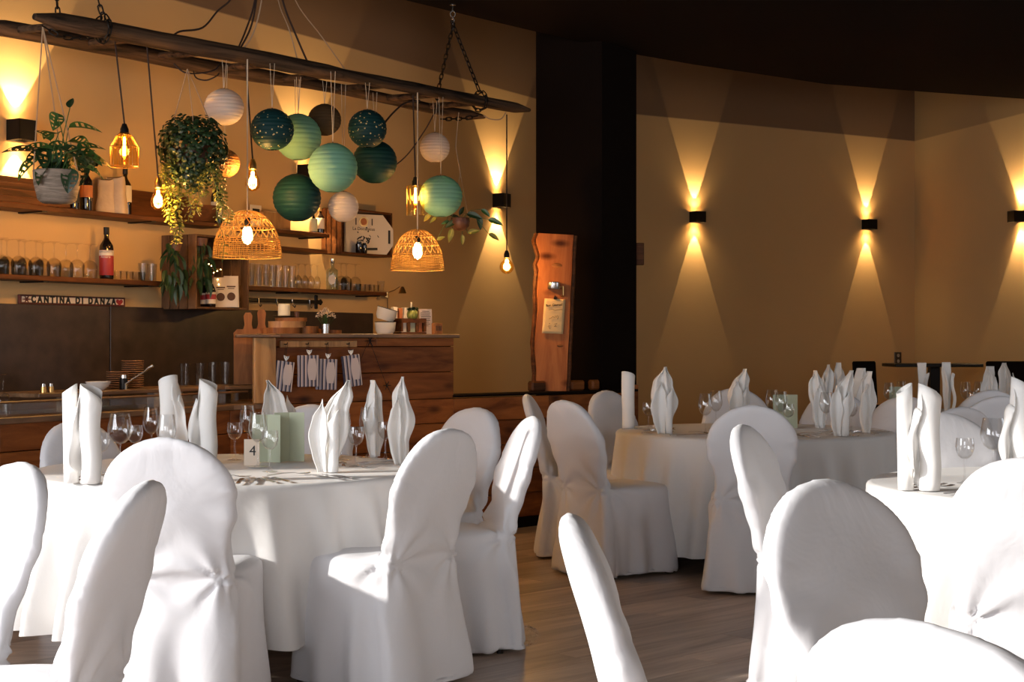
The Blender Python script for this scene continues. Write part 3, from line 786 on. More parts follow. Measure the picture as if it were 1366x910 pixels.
for me, px, Y, lb in ((G_S, 1287, 5.50, 'small wine glass right of the tall rolled napkin, right table'), (G_B, 1325, 5.78, 'large wine glass above the creased chair back, right table'), (G_S, 1352, 5.62, 'small wine glass beside the napkin cut by the right edge')):
    glass(me, gpx(px, Y), lb, gl+'right table')
for me, px, Y, lb in ((G_B2, 1186, 10.7, 'glass left of the beige menus, farthest table'), (G_B2, 1202, 11.1, 'glass behind the beige menus, farthest table'), (G_B2, 1288, 10.9, 'glass left of the chair top, farthest table'),
    (G_S, 1296, 10.6, 'small glass above the farthest chair top'), (G_B2, 1306, 11.0, 'tall glass left of the shaded napkin near the right edge, farthest table')):
    glass(me, gpx(px, Y), lb, gl+'farthest table')
# ---- cutlery
def strip_mb(mb, prof, th, zc):      # prof: list of (x, halfwidth, z)
    n = len(prof); vs = []; fs = []
    for (x, w_, z) in prof:
        vs += [(x, -w_, z-th/2), (x, w_, z-th/2), (x, w_, z+th/2), (x, -w_, z+th/2)]
    for i in range(n-1):
        for k in range(4): fs.append((i*4+k, i*4+(k+1) % 4, i*4+4+(k+1) % 4, i*4+4+k))
    fs.append((3, 2, 1, 0)); fs.append(tuple((n-1)*4+k for k in range(4))); return mb.add(vs, fs)
mb = MB(); strip_mb(mb, [(-.10, .004, .003), (-.095, .0095, .003), (-.03, .006, .007), (.02, .0035, .010), (.035, .005, .008), (.05, .012, .004), (.06, .0125, .003)], .002, 0)
for k in range(4): strip_mb(mb, [(.058, .0018, .003), (.08, .0016, .003), (.10, .001, .007)], .0016, 0); mb.v[-12:] = [(x, y-.0098+.0065*k, z) for x, y, z in mb.v[-12:]]
FORK = mb.mesh('fork', M['cutlery'])
mb = MB(); strip_mb(mb, [(-.115, .005, .004), (-.11, .009, .004), (-.04, .007, .005), (0, .006, .005), (.01, .009, .004), (.08, .0095, .003), (.105, .005, .002), (.115, .001, .002)], .003, 0)
KNIFE = mb.mesh('knife', M['cutlery'])
mb = MB(); strip_mb(mb, [(-.09, .004, .003), (-.085, .0085, .003), (-.02, .005, .008), (.03, .0035, .008), (.04, .008, .005), (.055, .016, .003), (.075, .019, .0025), (.09, .013, .004), (.097, .003, .006)], .002, 0)
SPOON = mb.mesh('spoon', M['cutlery'])
def setting(T, np_, who, tb, off=0):
    dv = Vector((np_[0]-T[0], np_[1]-T[1], 0)); a = math.atan2(dv.y, dv.x)+off
    for (me, nm, da, lb) in ((FORK, 'fork', -.17, 'inner fork'), (FORK, 'fork', -.25, 'outer fork'), (KNIFE, 'knife', .15, 'inner knife'), (KNIFE, 'knife', .22, 'outer knife')):
        q = a+da; R = .66; o = link(nm, me, None, (T[0]+R*math.cos(q), T[1]+R*math.sin(q), ZT), (0, 0, a+PI))
        tag(o, 'steel %s beside %s' % (lb, who), 'cutlery', 'cutlery on the '+tb)
    q = a+.06; o = link('spoon', SPOON, None, (T[0]+.47*math.cos(q), T[1]+.47*math.sin(q), ZT), (0, 0, a+PI/2))
    tag(o, 'steel dessert spoon above %s' % who, 'cutlery', 'cutlery on the '+tb)
setting(T1, (-1.545, 5.50), 'the thick double-rolled napkin', 'left table'); setting(T1, (-.735, 5.6), 'the front fan-folded napkin', 'left table')
setting(T1, (-1.10, 5.5), 'the small glass in front of the green menus', 'left table'); setting(T1, (-.465, 6.3), 'the narrow wavy napkin', 'left table'); setting(T1, (-.9, 6.9), 'the napkin behind the menus', 'left table')
setting(T2, (.70, 8.95), 'the slim rolled napkin', 'middle table'); setting(T2, (.90, 8.40), 'the bulging napkin', 'middle table'); setting(T2, (1.25, 8.1), 'the goblets', 'middle table')
setting(T2, (1.75, 8.15), 'the front right fan-folded napkin', 'middle table'); setting(T2, (2.05, 8.50), 'the narrow wavy napkin at the right end', 'middle table'); setting(T2, (1.50, 9.5), 'the wide two-pointed napkin', 'middle table')
setting(T3, (1.46, 5.20), 'the tall double-rolled napkin', 'right table'); setting(T3, (1.85, 4.9), 'the napkin cut by the right edge', 'right table')
# ---- menus and number card
def menu(name, p, w_, h, rz, label, mat, parts=2, cat='menu card', group=None):
    r = thing(name, (p[0], p[1], ZT), rz, label, cat, group)
    for k in range(parts):
        sg = 1 if k else -1
        me = MB().box((0, 0, 0), (w_, .0016, h)).mesh('card_panel', M[mat], False)
        link('card_panel', me, r, (sg*w_/2*math.cos(.35), -abs(math.sin(.35))*w_/2+.001, h/2), (0, 0, -sg*.35))
    return r
menu('menu_card', gpx(357, 6.45), .066, .205, -.1, 'sage green folded menu standing behind the number 4 card, left one', 'sage', group='green menus on the left table')
menu('menu_card', gpx(386, 6.50), .068, .212, .15, 'sage green folded menu with faint gold flower, right of the other', 'sage', group='green menus on the left table')
r = thing('number_card', (*gpx(336, 6.28), ZT), -.08, 'white card with a handwritten black 4 among the glasses', 'sign')
link('card', MB().box((0, 0, .055), (.066, .002, .11)).mesh('card', M['paper'], False), r)
textobj('4', .06, M['ink'], r, (.004, -.0018, .06), (PI/2, 0, 0))
menu('menu_card', gpx(1046, 9.0), .08, .20, .1, 'grey-green menu standing right of the two-pointed napkin on the middle table', 'sage')
menu('menu_card', gpx(1200, 10.9), .09, .19, .05, 'beige menu in warm light on the farthest table', 'sage')
# crumpled wrapper on the floor
mb = MB(); rr = random.Random(5)
mb.grid(lambda u, v: (.05*math.sin(PI*v)*math.cos(2*PI*u)*(1+.5*noise.noise(Vector((u*9, v*7, 1)))), .04*math.sin(PI*v)*math.sin(2*PI*u)*(1+.5*noise.noise(Vector((u*8, v*9, 4)))), .045-.04*math.cos(PI*v)+.012*noise.noise(Vector((u*12, v*12, 7)))), 22, 14, True)
pp = P(703, 862, F*H/(864-CY)); o = mb.build('plastic_wrapper', M['glass'], None, True, 10); o.location = (pp.x, pp.y, .004)
tag(o, 'small crumpled clear plastic wrapper on the floor by the chair skirt', 'wrapper')
# ================================================================== HANGING LADDER AND LAMPS
def ladY(px): return F/(277.8-.1225*px)
ZL = 2.865
def LP(px, dz=0, back=0):
    Y = ladY(px); p = Vector(((px-CX)*Y/F, Y, ZL+dz))
    return p+Vector((-.74, .67, 0))*back
lad = thing('wooden_ladder', (-1.1, 8.9, ZL), 0, 'old weathered wooden ladder hung flat on chains above the bar', 'ladder')
def pole(pa, pb, r, seed):
    L = (pb-pa).length; mb = MB(); n = 26; pts = []; rs_ = []
    for i in range(n+1):
        t = i/n; pts.append((L*(t-.5), .012*noise.noise(Vector((t*5, seed, 0))), .014*noise.noise(Vector((t*4, seed, 5)))))
        e = min(t, 1-t)*L; rs_.append(r*(.86 if t > .5 else 1.08)*(min(1, .35+e/.16*.65) if e < .16 else 1)*(1+.06*noise.noise(Vector((t*14, seed, 9)))))
    mb.tube(pts, rs_, 14, True, .82)
    for j, v in enumerate(mb.v):
        q = Vector(v); k = 1+.05*noise.noise(Vector((q.x*7, q.y*40, q.z*40+seed))); mb.v[j] = (v[0], v[1]*k, v[2]*k)
    d = (pb-pa); c = (pa+pb)/2
    o = mb.build('rail', M['beam'], lad, True, 50); o.location = local(lad, c); o.rotation_euler = (0, math.asin(-d.z/d.length), math.atan2(d.y, d.x)); return o
fa_, fb_ = LP(46), LP(706); fa_.z = zat(22, fa_.y); fb_.z = zat(147, fb_.y)
pole(fa_, fb_, .052, 1)
bY = F/183.5; bb = Vector(((646-CX)*bY/F, bY, zat(156, bY))); dd = (fb_-fa_).normalized(); ba = bb-dd*4.1; ba.z = zat(14, F/271)+.0
ba.z = bb.z+.0
pole(ba, bb, .050, 2)
for t in (.06, .17, .29, .41, .53, .65, .77, .88):
    a = fa_.lerp(fb_, t); b = a+(bb-fb_)*.0; u = ((a-ba).dot((bb-ba).normalized())); b = ba+(bb-ba).normalized()*u
    me = MB().tube([a, b], .021, 8).mesh('rung', M['beam']); me.transform(Matrix.Translation(-lad.location)); link('rung', me, lad)
# chains
def torus_link():
    mb = MB(); pts = []
    for k in range(12):
        a = 2*PI*k/12; pts.append(Vector((.011*math.cos(a), 0, .011*math.sin(a)+(.014 if math.sin(a) > 0.01 else -.014 if math.sin(a) < -.01 else 0))))
    n = 6; vs = []; fs = []
    for i, p in enumerate(pts):
        t = (pts[(i+1) % 12]-pts[i-1]).normalized(); b = Vector((0, 1, 0)); u = t.cross(b)
        for k in range(n): vs.append(p+(u*math.cos(2*PI*k/n)+b*math.sin(2*PI*k/n))*.0042)
    for i in range(12):
        for k in range(n): fs.append((i*n+k, i*n+(k+1) % n, ((i+1) % 12)*n+(k+1) % n, ((i+1) % 12)*n+k))
    return mb.add(vs, fs).mesh('chain_link', M['chain'])
LK = torus_link()
def chain(pts, label, group='chains holding the wooden ladder'):
    pts = [Vector(p) for p in pts]; r = thing('chain', pts[0], 0, label, 'chain', group)
    step = .041; carry = 0; k = 0
    for a, b in zip(pts, pts[1:]):
        d = (b-a); L = d.length; d.normalize(); t = carry
        q = d.to_track_quat('Z', 'Y').to_matrix().to_4x4()
        while t < L:
            m = q @ Matrix.Rotation(PI/2*(k % 2), 4, 'Z')
            o = link('chain_link', LK, r, a+d*t-pts[0], m.to_euler()); k += 1; t += step
        carry = t-L
    return r
def wrap(c, r, ax, turns=1.0, n=10, st=0):
    ax = ax.normalized(); u = Vector((0, 0, 1)); v = ax.cross(u).normalized()
    return [c+(u*math.cos(st+2*PI*turns*k/n)+v*math.sin(st+2*PI*turns*k/n))*r for k in range(n+1)]
ax = fb_-fa_
hookY = 9.85; ap = P(604, 32, hookY)
ra_ = LP(640); ra_.z = ZL+.04; rb_ = ba+(bb-ba)*.962
rb2 = P(583, 124, 10.25); rb2.z = bb.z+.05
chain([ap, ra_+Vector((0, 0, .03))]+wrap(ra_+Vector((0, 0, -.03)), .062, ax, 1.0, 12), 'right front chain wrapped around the ladder rail end')
chain([ap+Vector((0, .01, -.01)), rb2, rb2+Vector((0, 0, -.12)), ], 'right rear chain down to the back ladder rail')
pA = P(592, 159, 10.1); pB = P(622, 158, 10.0); pC = LP(640)+Vector((0, 0, -.085))
chain([pA, pB, pC], 'slack chain lying under the right end of the ladder')
c0 = LP(137); a0 = P(125, 0, ladY(128)); a0.z = ZS
d0 = (c0-a0); chain([a0.lerp(c0, 0)+Vector((-.10, 0, 0)), c0+Vector((0, 0, .06))]+wrap(c0, .064, ax, 1.0, 12), 'left front chain wrapped around the ladder rail')
c1 = LP(66); a1 = Vector((c1.x, c1.y, ZS)); chain([a1, c1+Vector((-.02, .22, .0))], 'left rear chain near the top left corner')
chain([P(62, 38, 7.55), P(80, 49, 7.55), P(100, 51, 7.6), P(130, 48, 7.65)], 'slack chain sagging under the left end of the ladder')
r = thing('ceiling_hook', (ap.x, ap.y, ZS), 0, 'steel ceiling hook with snap link above the right chains', 'hook')
MB().tube([(0, 0, 0), (0, 0, -.045)], .004, 8).tube([(0, 0, -.0), (0, 0, -.004)], .02, 10).build('screw_eye', M['steel'], r)
hp = [(.016*math.sin(2*PI*k/14), 0, -.062-.020*math.cos(2*PI*k/14)) for k in range(15)]
MB().tube(hp, .0035, 6).build('ring', M['steel'], r)
zz = ap.z-ZS
MB().tube([(.0, 0, -.085), (.008, 0, -.10), (.008, 0, zz+.02), (0, 0, zz-.005), (-.006, 0, zz+.02), (-.006, 0, -.10), (0, 0, -.085)], .0035, 6).build('snap_link', M['steel'], r)
# loose electric cables running up to the ceiling and along the ladder
def cable(pts, r, mat, label, cat='cable', name='cable', group=None):
    # Catmull-Rom smooth
    P_ = [Vector(p) for p in pts]; out = []
    for i in range(len(P_)-1):
        p0 = P_[max(i-1, 0)]; p1 = P_[i]; p2 = P_[i+1]; p3 = P_[min(i+2, len(P_)-1)]
        for k in range(6):
            t = k/6; out.append(.5*((2*p1)+(-p0+p2)*t+(2*p0-5*p1+4*p2-p3)*t*t+(-p0+3*p1-3*p2+p3)*t**3))
    out.append(P_[-1]); c = out[0].copy()
    o = MB().tube([q-c for q in out], r, 6).build(name, M[mat], None); o.location = c
    return tag(o, label, cat, group)
gc = 'cables running up from the ladder'
def up(px, py): q = P(px, py, ladY(px)); q.z = ZS; return q
cable([P(229, 50, ladY(229)), P(240, 42, ladY(240)), P(270, 37, ladY(270)), P(290, 15, ladY(290)), P(312, -8, ladY(300)), up(330, -30)], .0055, 'cable', 'dark cable looping up to the ceiling at the left', group=gc)
cable([P(316, 68, ladY(316)), P(328, 40, ladY(328)), P(340, 0, ladY(335)), up(345, -30)], .0055, 'cable', 'dark cable rising steeply above the middle of the ladder', group=gc)
cable([P(318, 69, ladY(318)), P(334, 38, ladY(328)), P(342, 0, ladY(335)), up(348, -30)], .0055, 'cable', 'second dark cable just right of the steep one', group=gc)
cable([P(322, 68, ladY(322)), P(338, 44, ladY(332)), P(349, 0, ladY(340)), up(354, -30)], .0045, 'cord', 'pale cable right of the two steep dark ones', group=gc)
cable([P(413, 89, ladY(413)), P(396, 50, ladY(396)), P(377, 0, ladY(380)), up(370, -30)], .0060, 'cable', 'dark cable slanting up above the lanterns', group=gc)
cable([P(398, 84, ladY(398)), P(386, 40, ladY(386)), P(371, 0, ladY(372)), up(366, -30)], .0035, 'cord', 'thin pale cord slanting beside the dark cable', group=gc)
cable([P(464, 98, ladY(464)), P(430, 50, ladY(430)), P(394, 0, ladY(394)), up(385, -30)], .0035, 'cord', 'long thin pale cord slanting up to the left', group=gc)
cable([P(506, 235, 10.1), P(540, 210, 10.2), P(566, 175, 10.2), P(580, 150, 10.2), P(588, 140, 10.3)], .0045, 'cable', 'dark cable sagging from the lower teal lantern to the right end of the ladder')
cable([P(513, 164, 9.5), P(525, 150, 9.6), P(540, 138, 9.7), P(560, 134, 9.8)], .0065, 'cable', 'dark cable curving out right of the dotted teal lantern')
cable([P(645, 154, 10.0), P(655, 159, 10.05), P(668, 159, 10.1), P(675, 150, 10.15)], .004, 'cord', 'thin cord looping under the right tip of the ladder')
cable([P(232, 85, 8.1), P(245, 96, 8.1), P(262, 98, 8.15), P(285, 94, 8.2), P(293, 86, 8.3)], .0045, 'cable', 'dark cable sagging under the ladder above the trailing plant')
cable([P(258, 95, 8.15), P(262, 104, 8.2), P(275, 107, 8.2), P(288, 102, 8.2), P(292, 98, 8.3)], .004, 'cable', 'brown cable loop under the ladder right of the trailing plant')
# ---- paper lanterns
def lantern(px, py, rp, mat, label, dep=0, ob=.95, seed=0, n_r=15):
    Y = ladY(px)+dep; s = F/Y; R = rp/s; c = P(px, py, Y)
    r = thing('paper_lantern', c, 0, label, 'lantern', 'paper lanterns hanging from the ladder')
    mb = MB(); prof = []; k = 96
    for i in range(k+1):
        a = math.radians(14)+(PI-math.radians(28))*i/k
        rr_ = R*(1+.030*abs(math.sin(a*n_r*1.0))**.6-.030); prof.append((rr_*math.sin(a), R*ob*math.cos(a)))
    mb.olathe(prof[::-1], 32)
    for j, v in enumerate(mb.v):
        q = Vector(v); kk = 1+.022*noise.noise(Vector((q.x*9/R*.1, q.y*9/R*.1, seed*3.1)))+.006*noise.noise(Vector((q.x*60, q.y*60, q.z*25+seed))); mb.v[j] = (v[0]*kk, v[1]*kk, v[2])
    mb.build('shade', mat, r, True, 80)
    rt = R*math.sin(math.radians(14))
    w_ = MB(); w_.tube([(rt*math.cos(2*PI*k/12), rt*math.sin(2*PI*k/12), R*ob*.97) for k in range(13)], .0018, 5)
    w_.tube([(-rt, 0, R*ob*.97), (-rt*.3, 0, R*ob*.8), (rt*.3, 0, R*ob*.8), (rt, 0, R*ob*.97)], .0016, 5); w_.tube([(0, 0, R*ob*.8), (0, 0, R*ob*1.05)], .003, 6)
    w_.build('wire_frame', M['blackmetal'], r)
    top = ZL-.03-c.z
    MB().tube([(0, 0, R*ob*1.03), (-.012, 0, top)], .0016, 5).tube([(0, 0, R*ob*1.03), (.014, 0, top)], .0016, 5).build('string', M['white_cord'], r)
    return r
PW_ = translucent('white_lantern_paper', (.82, .70, .60), .35)
PM = translucent('mint_lantern_paper', (.27, .52, .38), .35)
PD = translucent('dark_teal_lantern_paper', (.012, .055, .052), .15, .5)
PDD = translucent('dark_teal_punched_paper_lit_dots', (.010, .045, .045), .15, .5, dots=(.75, .55, .25))  # gold dots paint in the wall light seen through the punched holes
PB = translucent('taupe_lantern_paper', (.10, .055, .022), .15)
PR = plain('brown_rattan_ball', (.30, .13, .035), .6, bump=1.0, bscale=70)
lantern(299, 143, 26.5, PW_, 'small white paper lantern near the trailing plant', 0, .92, 1)
lantern(363, 173, 29, PDD, 'dark teal lantern pierced with dots, left of the mint ones', -.12, .96, 2)
lantern(398, 183, 31, PM, 'mint green lantern behind the dotted dark one', .15, 1.0, 3)
lantern(433, 160, 22, PB, 'small brown lantern close under the ladder', .1, .96, 4)
lantern(444, 224, 33, PM, 'mint green lantern in the middle of the cluster, lower than the other mint one', -.25, 1.0, 5)
lantern(490, 172, 26, PDD, 'dark teal lantern pierced with dots at the right of the cluster', -.1, .98, 6)
lantern(500, 216, 30, PD, 'plain dark teal lantern below the right dotted one', .2, .96, 7)
lantern(396, 264, 32.5, PD, 'large dark green lantern lowest at the left of the cluster', .25, .98, 8)
lantern(458, 276, 20.5, PW_, 'small pinkish white lantern lowest in the cluster', .1, 1.0, 9)
lantern(580, 197, 20, PW_, 'small white lantern hanging alone on the right', .1, 1.0, 10)
lantern(588, 262, 29, PM, 'mint green lantern on the right, above the small potted plant', -.1, .96, 11)
lantern(300, 218, 20, PR, 'small brown woven ball lantern behind the trailing plant', .2, .95, 12)
# ---- pendant bulbs
def cordline(r, top, bot, mat='cable', rad=.0045, name='cord'):
    return MB().tube([bot, top], rad, 6).build(name, M[mat], r)
def bulb(r, z, shape, scale=1.0, power=11):
    # z: top of the socket relative to root; hangs down
    k = scale
    if shape == 'tear': pr = [(.013, -.045), (.018, -.060), (.030, -.092), (.0325, -.108), (.028, -.126), (.014, -.138), (0, -.141)]
    elif shape == 'globe': pr = [(.013, -.045), (.016, -.056), (.034, -.074), (.044, -.096), (.042, -.116), (.028, -.136), (.012, -.144), (0, -.145)]
    else: pr = [(.013, -.045), (.0135, -.06), (.0135, -.15), (.010, -.165), (0, -.168)]
    pr = [(a*k, z+b*k) for a, b in pr]
    MB().lathe([(0, z), (.009*k, z-.001), (.013*k, z-.012*k), (.0175*k, z-.022*k), (.0175*k, z-.045*k), (.014*k, z-.047*k), (0, z-.047*k)], 16).build('socket', M['blackmetal'] if shape != 'tear' else M['brass'], r)
    MB().olathe(pr[::-1], 20).build('bulb', M['amber'], r, True, 80)
    bo = list(r.children)[-1] if False else [c_ for c_ in r.children if c_.name.startswith('bulb')][0]
    f = MB(); zl = pr[-1][1]; n = 7
    for i in range(n):
        a = 2*PI*i/n; q = .009*k if shape != 'stick' else .006*k
        f.tube([(q*.5*math.cos(a), q*.5*math.sin(a), z-.056*k), (q*math.cos(a), q*math.sin(a), zl+.035*k)], .0016*k, 5)
    f.build('filament', M['filament'], bo)
    l = bpy.data.lights.new('bulb', 'POINT'); l.energy = power; l.color = (1, .62, .28); l.shadow_soft_size = .03
    lo = bpy.data.objects.new('bulb_light', l); COL.objects.link(lo); lo.parent = r; lo.location = (0, 0, z-.1*k)
    return r
def pendant(px, py_top, label, name='pendant_lamp', dep=0, lean=0, mat='cable', px_top=None):
    Y = ladY(px)+dep; c = P(px, py_top, Y)
    r = thing(name, c, 0, label, 'pendant lamp', 'pendant lamps hanging from the ladder')
    pt = px if px_top is None else px_top; t = P(pt, 0, Y); cordline(r, (t.x-c.x, 0, ZL-.03-c.z), (0, 0, 0), mat); return r
r = pendant(211, 237, 'bare glowing teardrop bulb left of the trailing plant', px_top=196); bulb(r, 0, 'tear', 1.22)
r = pendant(337, 212, 'bare glowing teardrop bulb just above the left rattan shade', px_top=328); bulb(r, 0, 'tear', 1.3)
r = pendant(676, 334, 'bare globe bulb hanging lowest, beside the black column', dep=.1); bulb(r, 0, 'globe', 1.12)
def glasscage(px, py, h_px, label, oct_, px_top):
    r = pendant(px, py, label, px_top=px_top); s = F/r.location.y; bulb(r, 0, 'stick', 1.25, 1.5)
    R = .072; hh = h_px/s; zt = -.045
    mb = MB(); prof = [(.02, zt), (R*.55, zt-.02), (R, zt-.075), (R, zt-hh)] if oct_ else [(.02, zt), (R*.75, zt-.012), (R*.75, zt-hh)]
    if oct_:
        mb2 = MB(); nn = 26
        for k in range(nn):
            a = 2*PI*k/nn; mb2.tube([(q*math.cos(a), q*math.sin(a), z_) for q, z_ in prof], .0012, 4, False)
        for (q, z_) in prof[1:]: mb2.tube([(q*math.cos(2*PI*k/24), q*math.sin(2*PI*k/24), z_) for k in range(25)], .002, 4, False)
        mb2.build('wire_cage', M['brass'], r)
    for k in range(24 if not oct_ else 0):
        pass
    if not oct_:
        mb2 = MB(); nn = 20
        for k in range(nn):
            a = 2*PI*k/nn; rr_ = R*.78; mb2.tube([(rr_*math.cos(a), rr_*math.sin(a), zt-.012), (rr_*math.cos(a), rr_*math.sin(a), zt-hh)], .0022, 5)
        mb2.build('glass_ribs', M['paleamber'], r)
    mb.olathe(prof, 24).build('glass_shade', M['amber' if oct_ else 'paleamber'], r, True, 30)
    return r
glasscage(166, 165, 46, 'octagonal amber glass cage lamp glowing right of the monstera', True, 153)
glasscage(554, 236, 42, 'ribbed glass cylinder lamp left of the mint lantern on the right', False, 551)
# ---- rattan dome shades
def rattan(px, py0, py1, wpx, label, dep=-.1):
    Y = ladY(px)+dep; s = F/Y; c = P(px, py0, Y); Hh = (py1-py0)/s; R = wpx/2/s
    r = thing('rattan_lamp', c, 0, label, 'pendant lamp', 'rattan dome lamps')
    def pos(t, a):        # t 0 top .. 1 rim
        q = t*PI/2; rr_ = R*(math.sin(q)**.82 if t < .98 else 1); z = -Hh*(1-math.cos(q))**.92
        if t <= 0: rr_ = .012
        return Vector((max(rr_, .012)*math.cos(a), max(rr_, .012)*math.sin(a), z))
    mb = MB(); n = 24
    for sg in (-1, 1):
        for k in range(n):
            a0 = 2*PI*k/n; pts = [pos(.04+.70*i/8, a0+sg*.85*i/8) for i in range(9)]
            mb.tube([p*(1+.004*sg) for p in pts], .0026 if k % 2 else .0017, 4, False)
    for k in range(n*2):
        a0 = PI*k/n; mb.tube([pos(.74, a0), pos(.87, a0+.03), pos(1, a0)], .0016, 4, False)
    mb.build('weave', M['rattan'], r, True)
    b = MB()
    for i in range(9):
        t = .77+.23*i/8; b.tube([pos(t, 2*PI*k/40) for k in range(41)], .0021, 4, False)
    for t in (.35, .55, .74, 1.0): b.tube([pos(t, 2*PI*k/40)*1.004 for k in range(41)], .0035, 5, False)
    b.build('rim_band', M['rattan'], r, True)
    cordline(r, (0, 0, ZL-.03-c.z), (0, 0, -.02), 'white_cord', .004)
    br = thing('tmp', (0, 0, 0), 0, '', ''); bpy.data.objects.remove(br)
    z = -.035; MB().lathe([(0, z), (.012, z-.001), (.018, z-.02), (.018, z-.05), (0, z-.05)], 14).build('socket', M['blackmetal'], r)
    MB().lathe([(0, z-.05-.105), (.018, z-.05-.095), (.030, z-.05-.07), (.027, z-.05-.03), (.014, z-.05)], 18).build('bulb', M['bulbglow'], r)
    l = bpy.data.lights.new('bulb', 'POINT'); l.energy = 38; l.color = (1, .62, .28); l.shadow_soft_size = .032
    lo = bpy.data.objects.new('bulb_light', l); COL.objects.link(lo); lo.parent = r; lo.location = (0, 0, z-.12)
M['rattan'] = translucent('natural_rattan_cane', (.66, .38, .10), .5, .6)
rattan(330, 281, 343, 91, 'large glowing rattan dome lamp on the left, over the bar')
rattan(557, 306, 360, 71, 'smaller glowing rattan dome lamp on the right, over the bar end')
# ---- plants
def leaf_holes(L, W, mb, M3, org, seed, holes=True, cup=.25, nu=10, nv=12):
    rr_ = random.Random(seed)
    def p(i, j):
        u = i/nu*2-1; v = j/nv; wv = math.sin(PI*min(1, v**.75))**.8 if 0 < v < 1 else 0
        q = Vector((u*W/2*wv, v*L, -cup*L*v*v+.12*L*abs(u)*wv-.0)); return M3 @ q + org
    vs = [p(i, j) for j in range(nv+1) for i in range(nu+1)]; fs = []
    for j in range(nv):
        for i in range(nu):
            edge_ = i in (0, nu-1); mid = i in (nu//2-1, nu//2)
            if holes and not edge_ and not mid and j % 2 == 1 and 1 < j < nv-1 and rr_.random() < .8: continue
            a = j*(nu+1)+i; fs.append((a, a+1, a+nu+2, a+nu+1))
    mb.add(vs, fs)
def rotm(yaw, pitch, roll=0): return RZ(yaw) @ RX(pitch) @ RY(roll)
# monstera in grey woven pot
Y = 7.55; c = P(76, 272, Y); s = F/Y
mo = thing('hanging_plant', c, 0, 'monstera with pierced leaves in a grey woven pot hanging at far left', 'plant')
MB().lathe([(0, 0), (.075, .004), (.095, .02), (.114, .10), (.118, .165), (.112, .165), (.108, .15), (0, .145)], 32).build('pot', M['basket'], mo)
rr = random.Random(11); st = MB(); leafspec = []
for (px, py, L, yaw, pit) in ((36, 200, .15, 2.1, .2), (44, 217, .15, 2.4, -.5), (60, 180, .10, 2.8, .5), (66, 208, .15, 3.6, -.9), (75, 158, .09, .4, -.5), (84, 195, .13, 1.2, .2), (95, 203, .13, -.8, -.3), (109, 169, .13, -1.5, .1),
        (121, 210, .15, -1.2, -.1), (105, 222, .13, -2.5, -.9), (118, 196, .12, -.9, .3), (55, 196, .12, 1.7, .2), (93, 236, .10, 3.1, -1.2), (72, 222, .12, 2.9, -.9), (126, 228, .09, -1.7, -.4), (94, 138, .05, 0, 1.2), (66, 190, .11, .7, .3), (88, 212, .12, 3.3, -.6), (50, 205, .12, 1.2, -.3), (80, 228, .12, 3.0, -.9), (100, 188, .12, -.4, .2), (58, 226, .11, 2.6, -.8), (112, 205, .13, -1.0, -.2), (70, 178, .10, .9, .1)):
    q = P(px, py, Y+rr.uniform(-.10, .06))-c; leafspec.append((q, L, yaw, pit))
for k, (q, L, yaw, pit) in enumerate(leafspec):
    mb = MB(); m3 = rotm(yaw, pit, rr.uniform(-.4, .4)); org = q-m3 @ Vector((0, L/2, 0)); L *= 1.28; leaf_holes(L, L*.68, mb, m3, Vector((0, 0, 0)), k, L > .08)
    o = mb.build('leaf', M['leaf'] if k % 3 else M['leafdark'], mo, True, 60); o.location = org
    base = Vector((rr.uniform(-.05, .05), rr.uniform(-.05, .05), .15)); st.tube([base, (base+org)/2+Vector((0, 0, .04)), org], .0024, 5)
st.build('stems', M['leaf'], mo)
hg = MB(); tp = P(57, 36, Y)-c
for (x, y) in ((-.105, -.04), (.11, -.03), (0, .11)): hg.tube([tp, (x, y, .17), (x*.8, y*.8, .02)], .0035, 6)
hg.build('hanger_cord', M['cord'], mo)
# trailing string plant
Y = ladY(258)-.05; c = P(257, 208, Y)
tr = thing('trailing_plant', c, 0, 'bushy ball-shaped plant with small round leaves trailing long vines below the ladder', 'plant')
MB().lathe([(0, -.10), (.07, -.10), (.10, .0), (.11, .05), (.10, .05), (0, .04)], 20).build('pot', M['terra'], tr)
rr = random.Random(21)
def leafdisc(mb, p, nrm, r):
    q = nrm.to_track_quat('Z', 'Y').to_matrix(); vs = [p+q @ Vector((r*math.cos(2*PI*k/6), r*math.sin(2*PI*k/6)*.85, -.15*r if k % 2 else .0)) for k in range(6)]
    mb.add([p+q @ Vector((0, 0, .25*r))]+vs, [(0, 1+k, 1+(k+1) % 6) for k in range(6)])
mb = MB(); s = F/Y
for k in range(1500):
    v = Vector((rr.gauss(0, 1), rr.gauss(0, 1), rr.gauss(0, 1))).normalized(); rad = rr.uniform(.72, 1.03)
    p = Vector((v.x*.185, v.y*.16, v.z*.20+.04)) * rad
    if p.z < -.02: p.x *= .97; p.z *= rr.uniform(.8, 1.3)
    if p.z > .215: continue
    leafdisc(mb, p, (v+Vector((rr.uniform(-.6, .6), rr.uniform(-.6, .6), rr.uniform(-.2, .8)))).normalized(), rr.uniform(.011, .018))
o = mb.build('foliage', M['leafdark'], tr, False); o['kind'] = 'stuff'
vine = MB(); lv = MB()
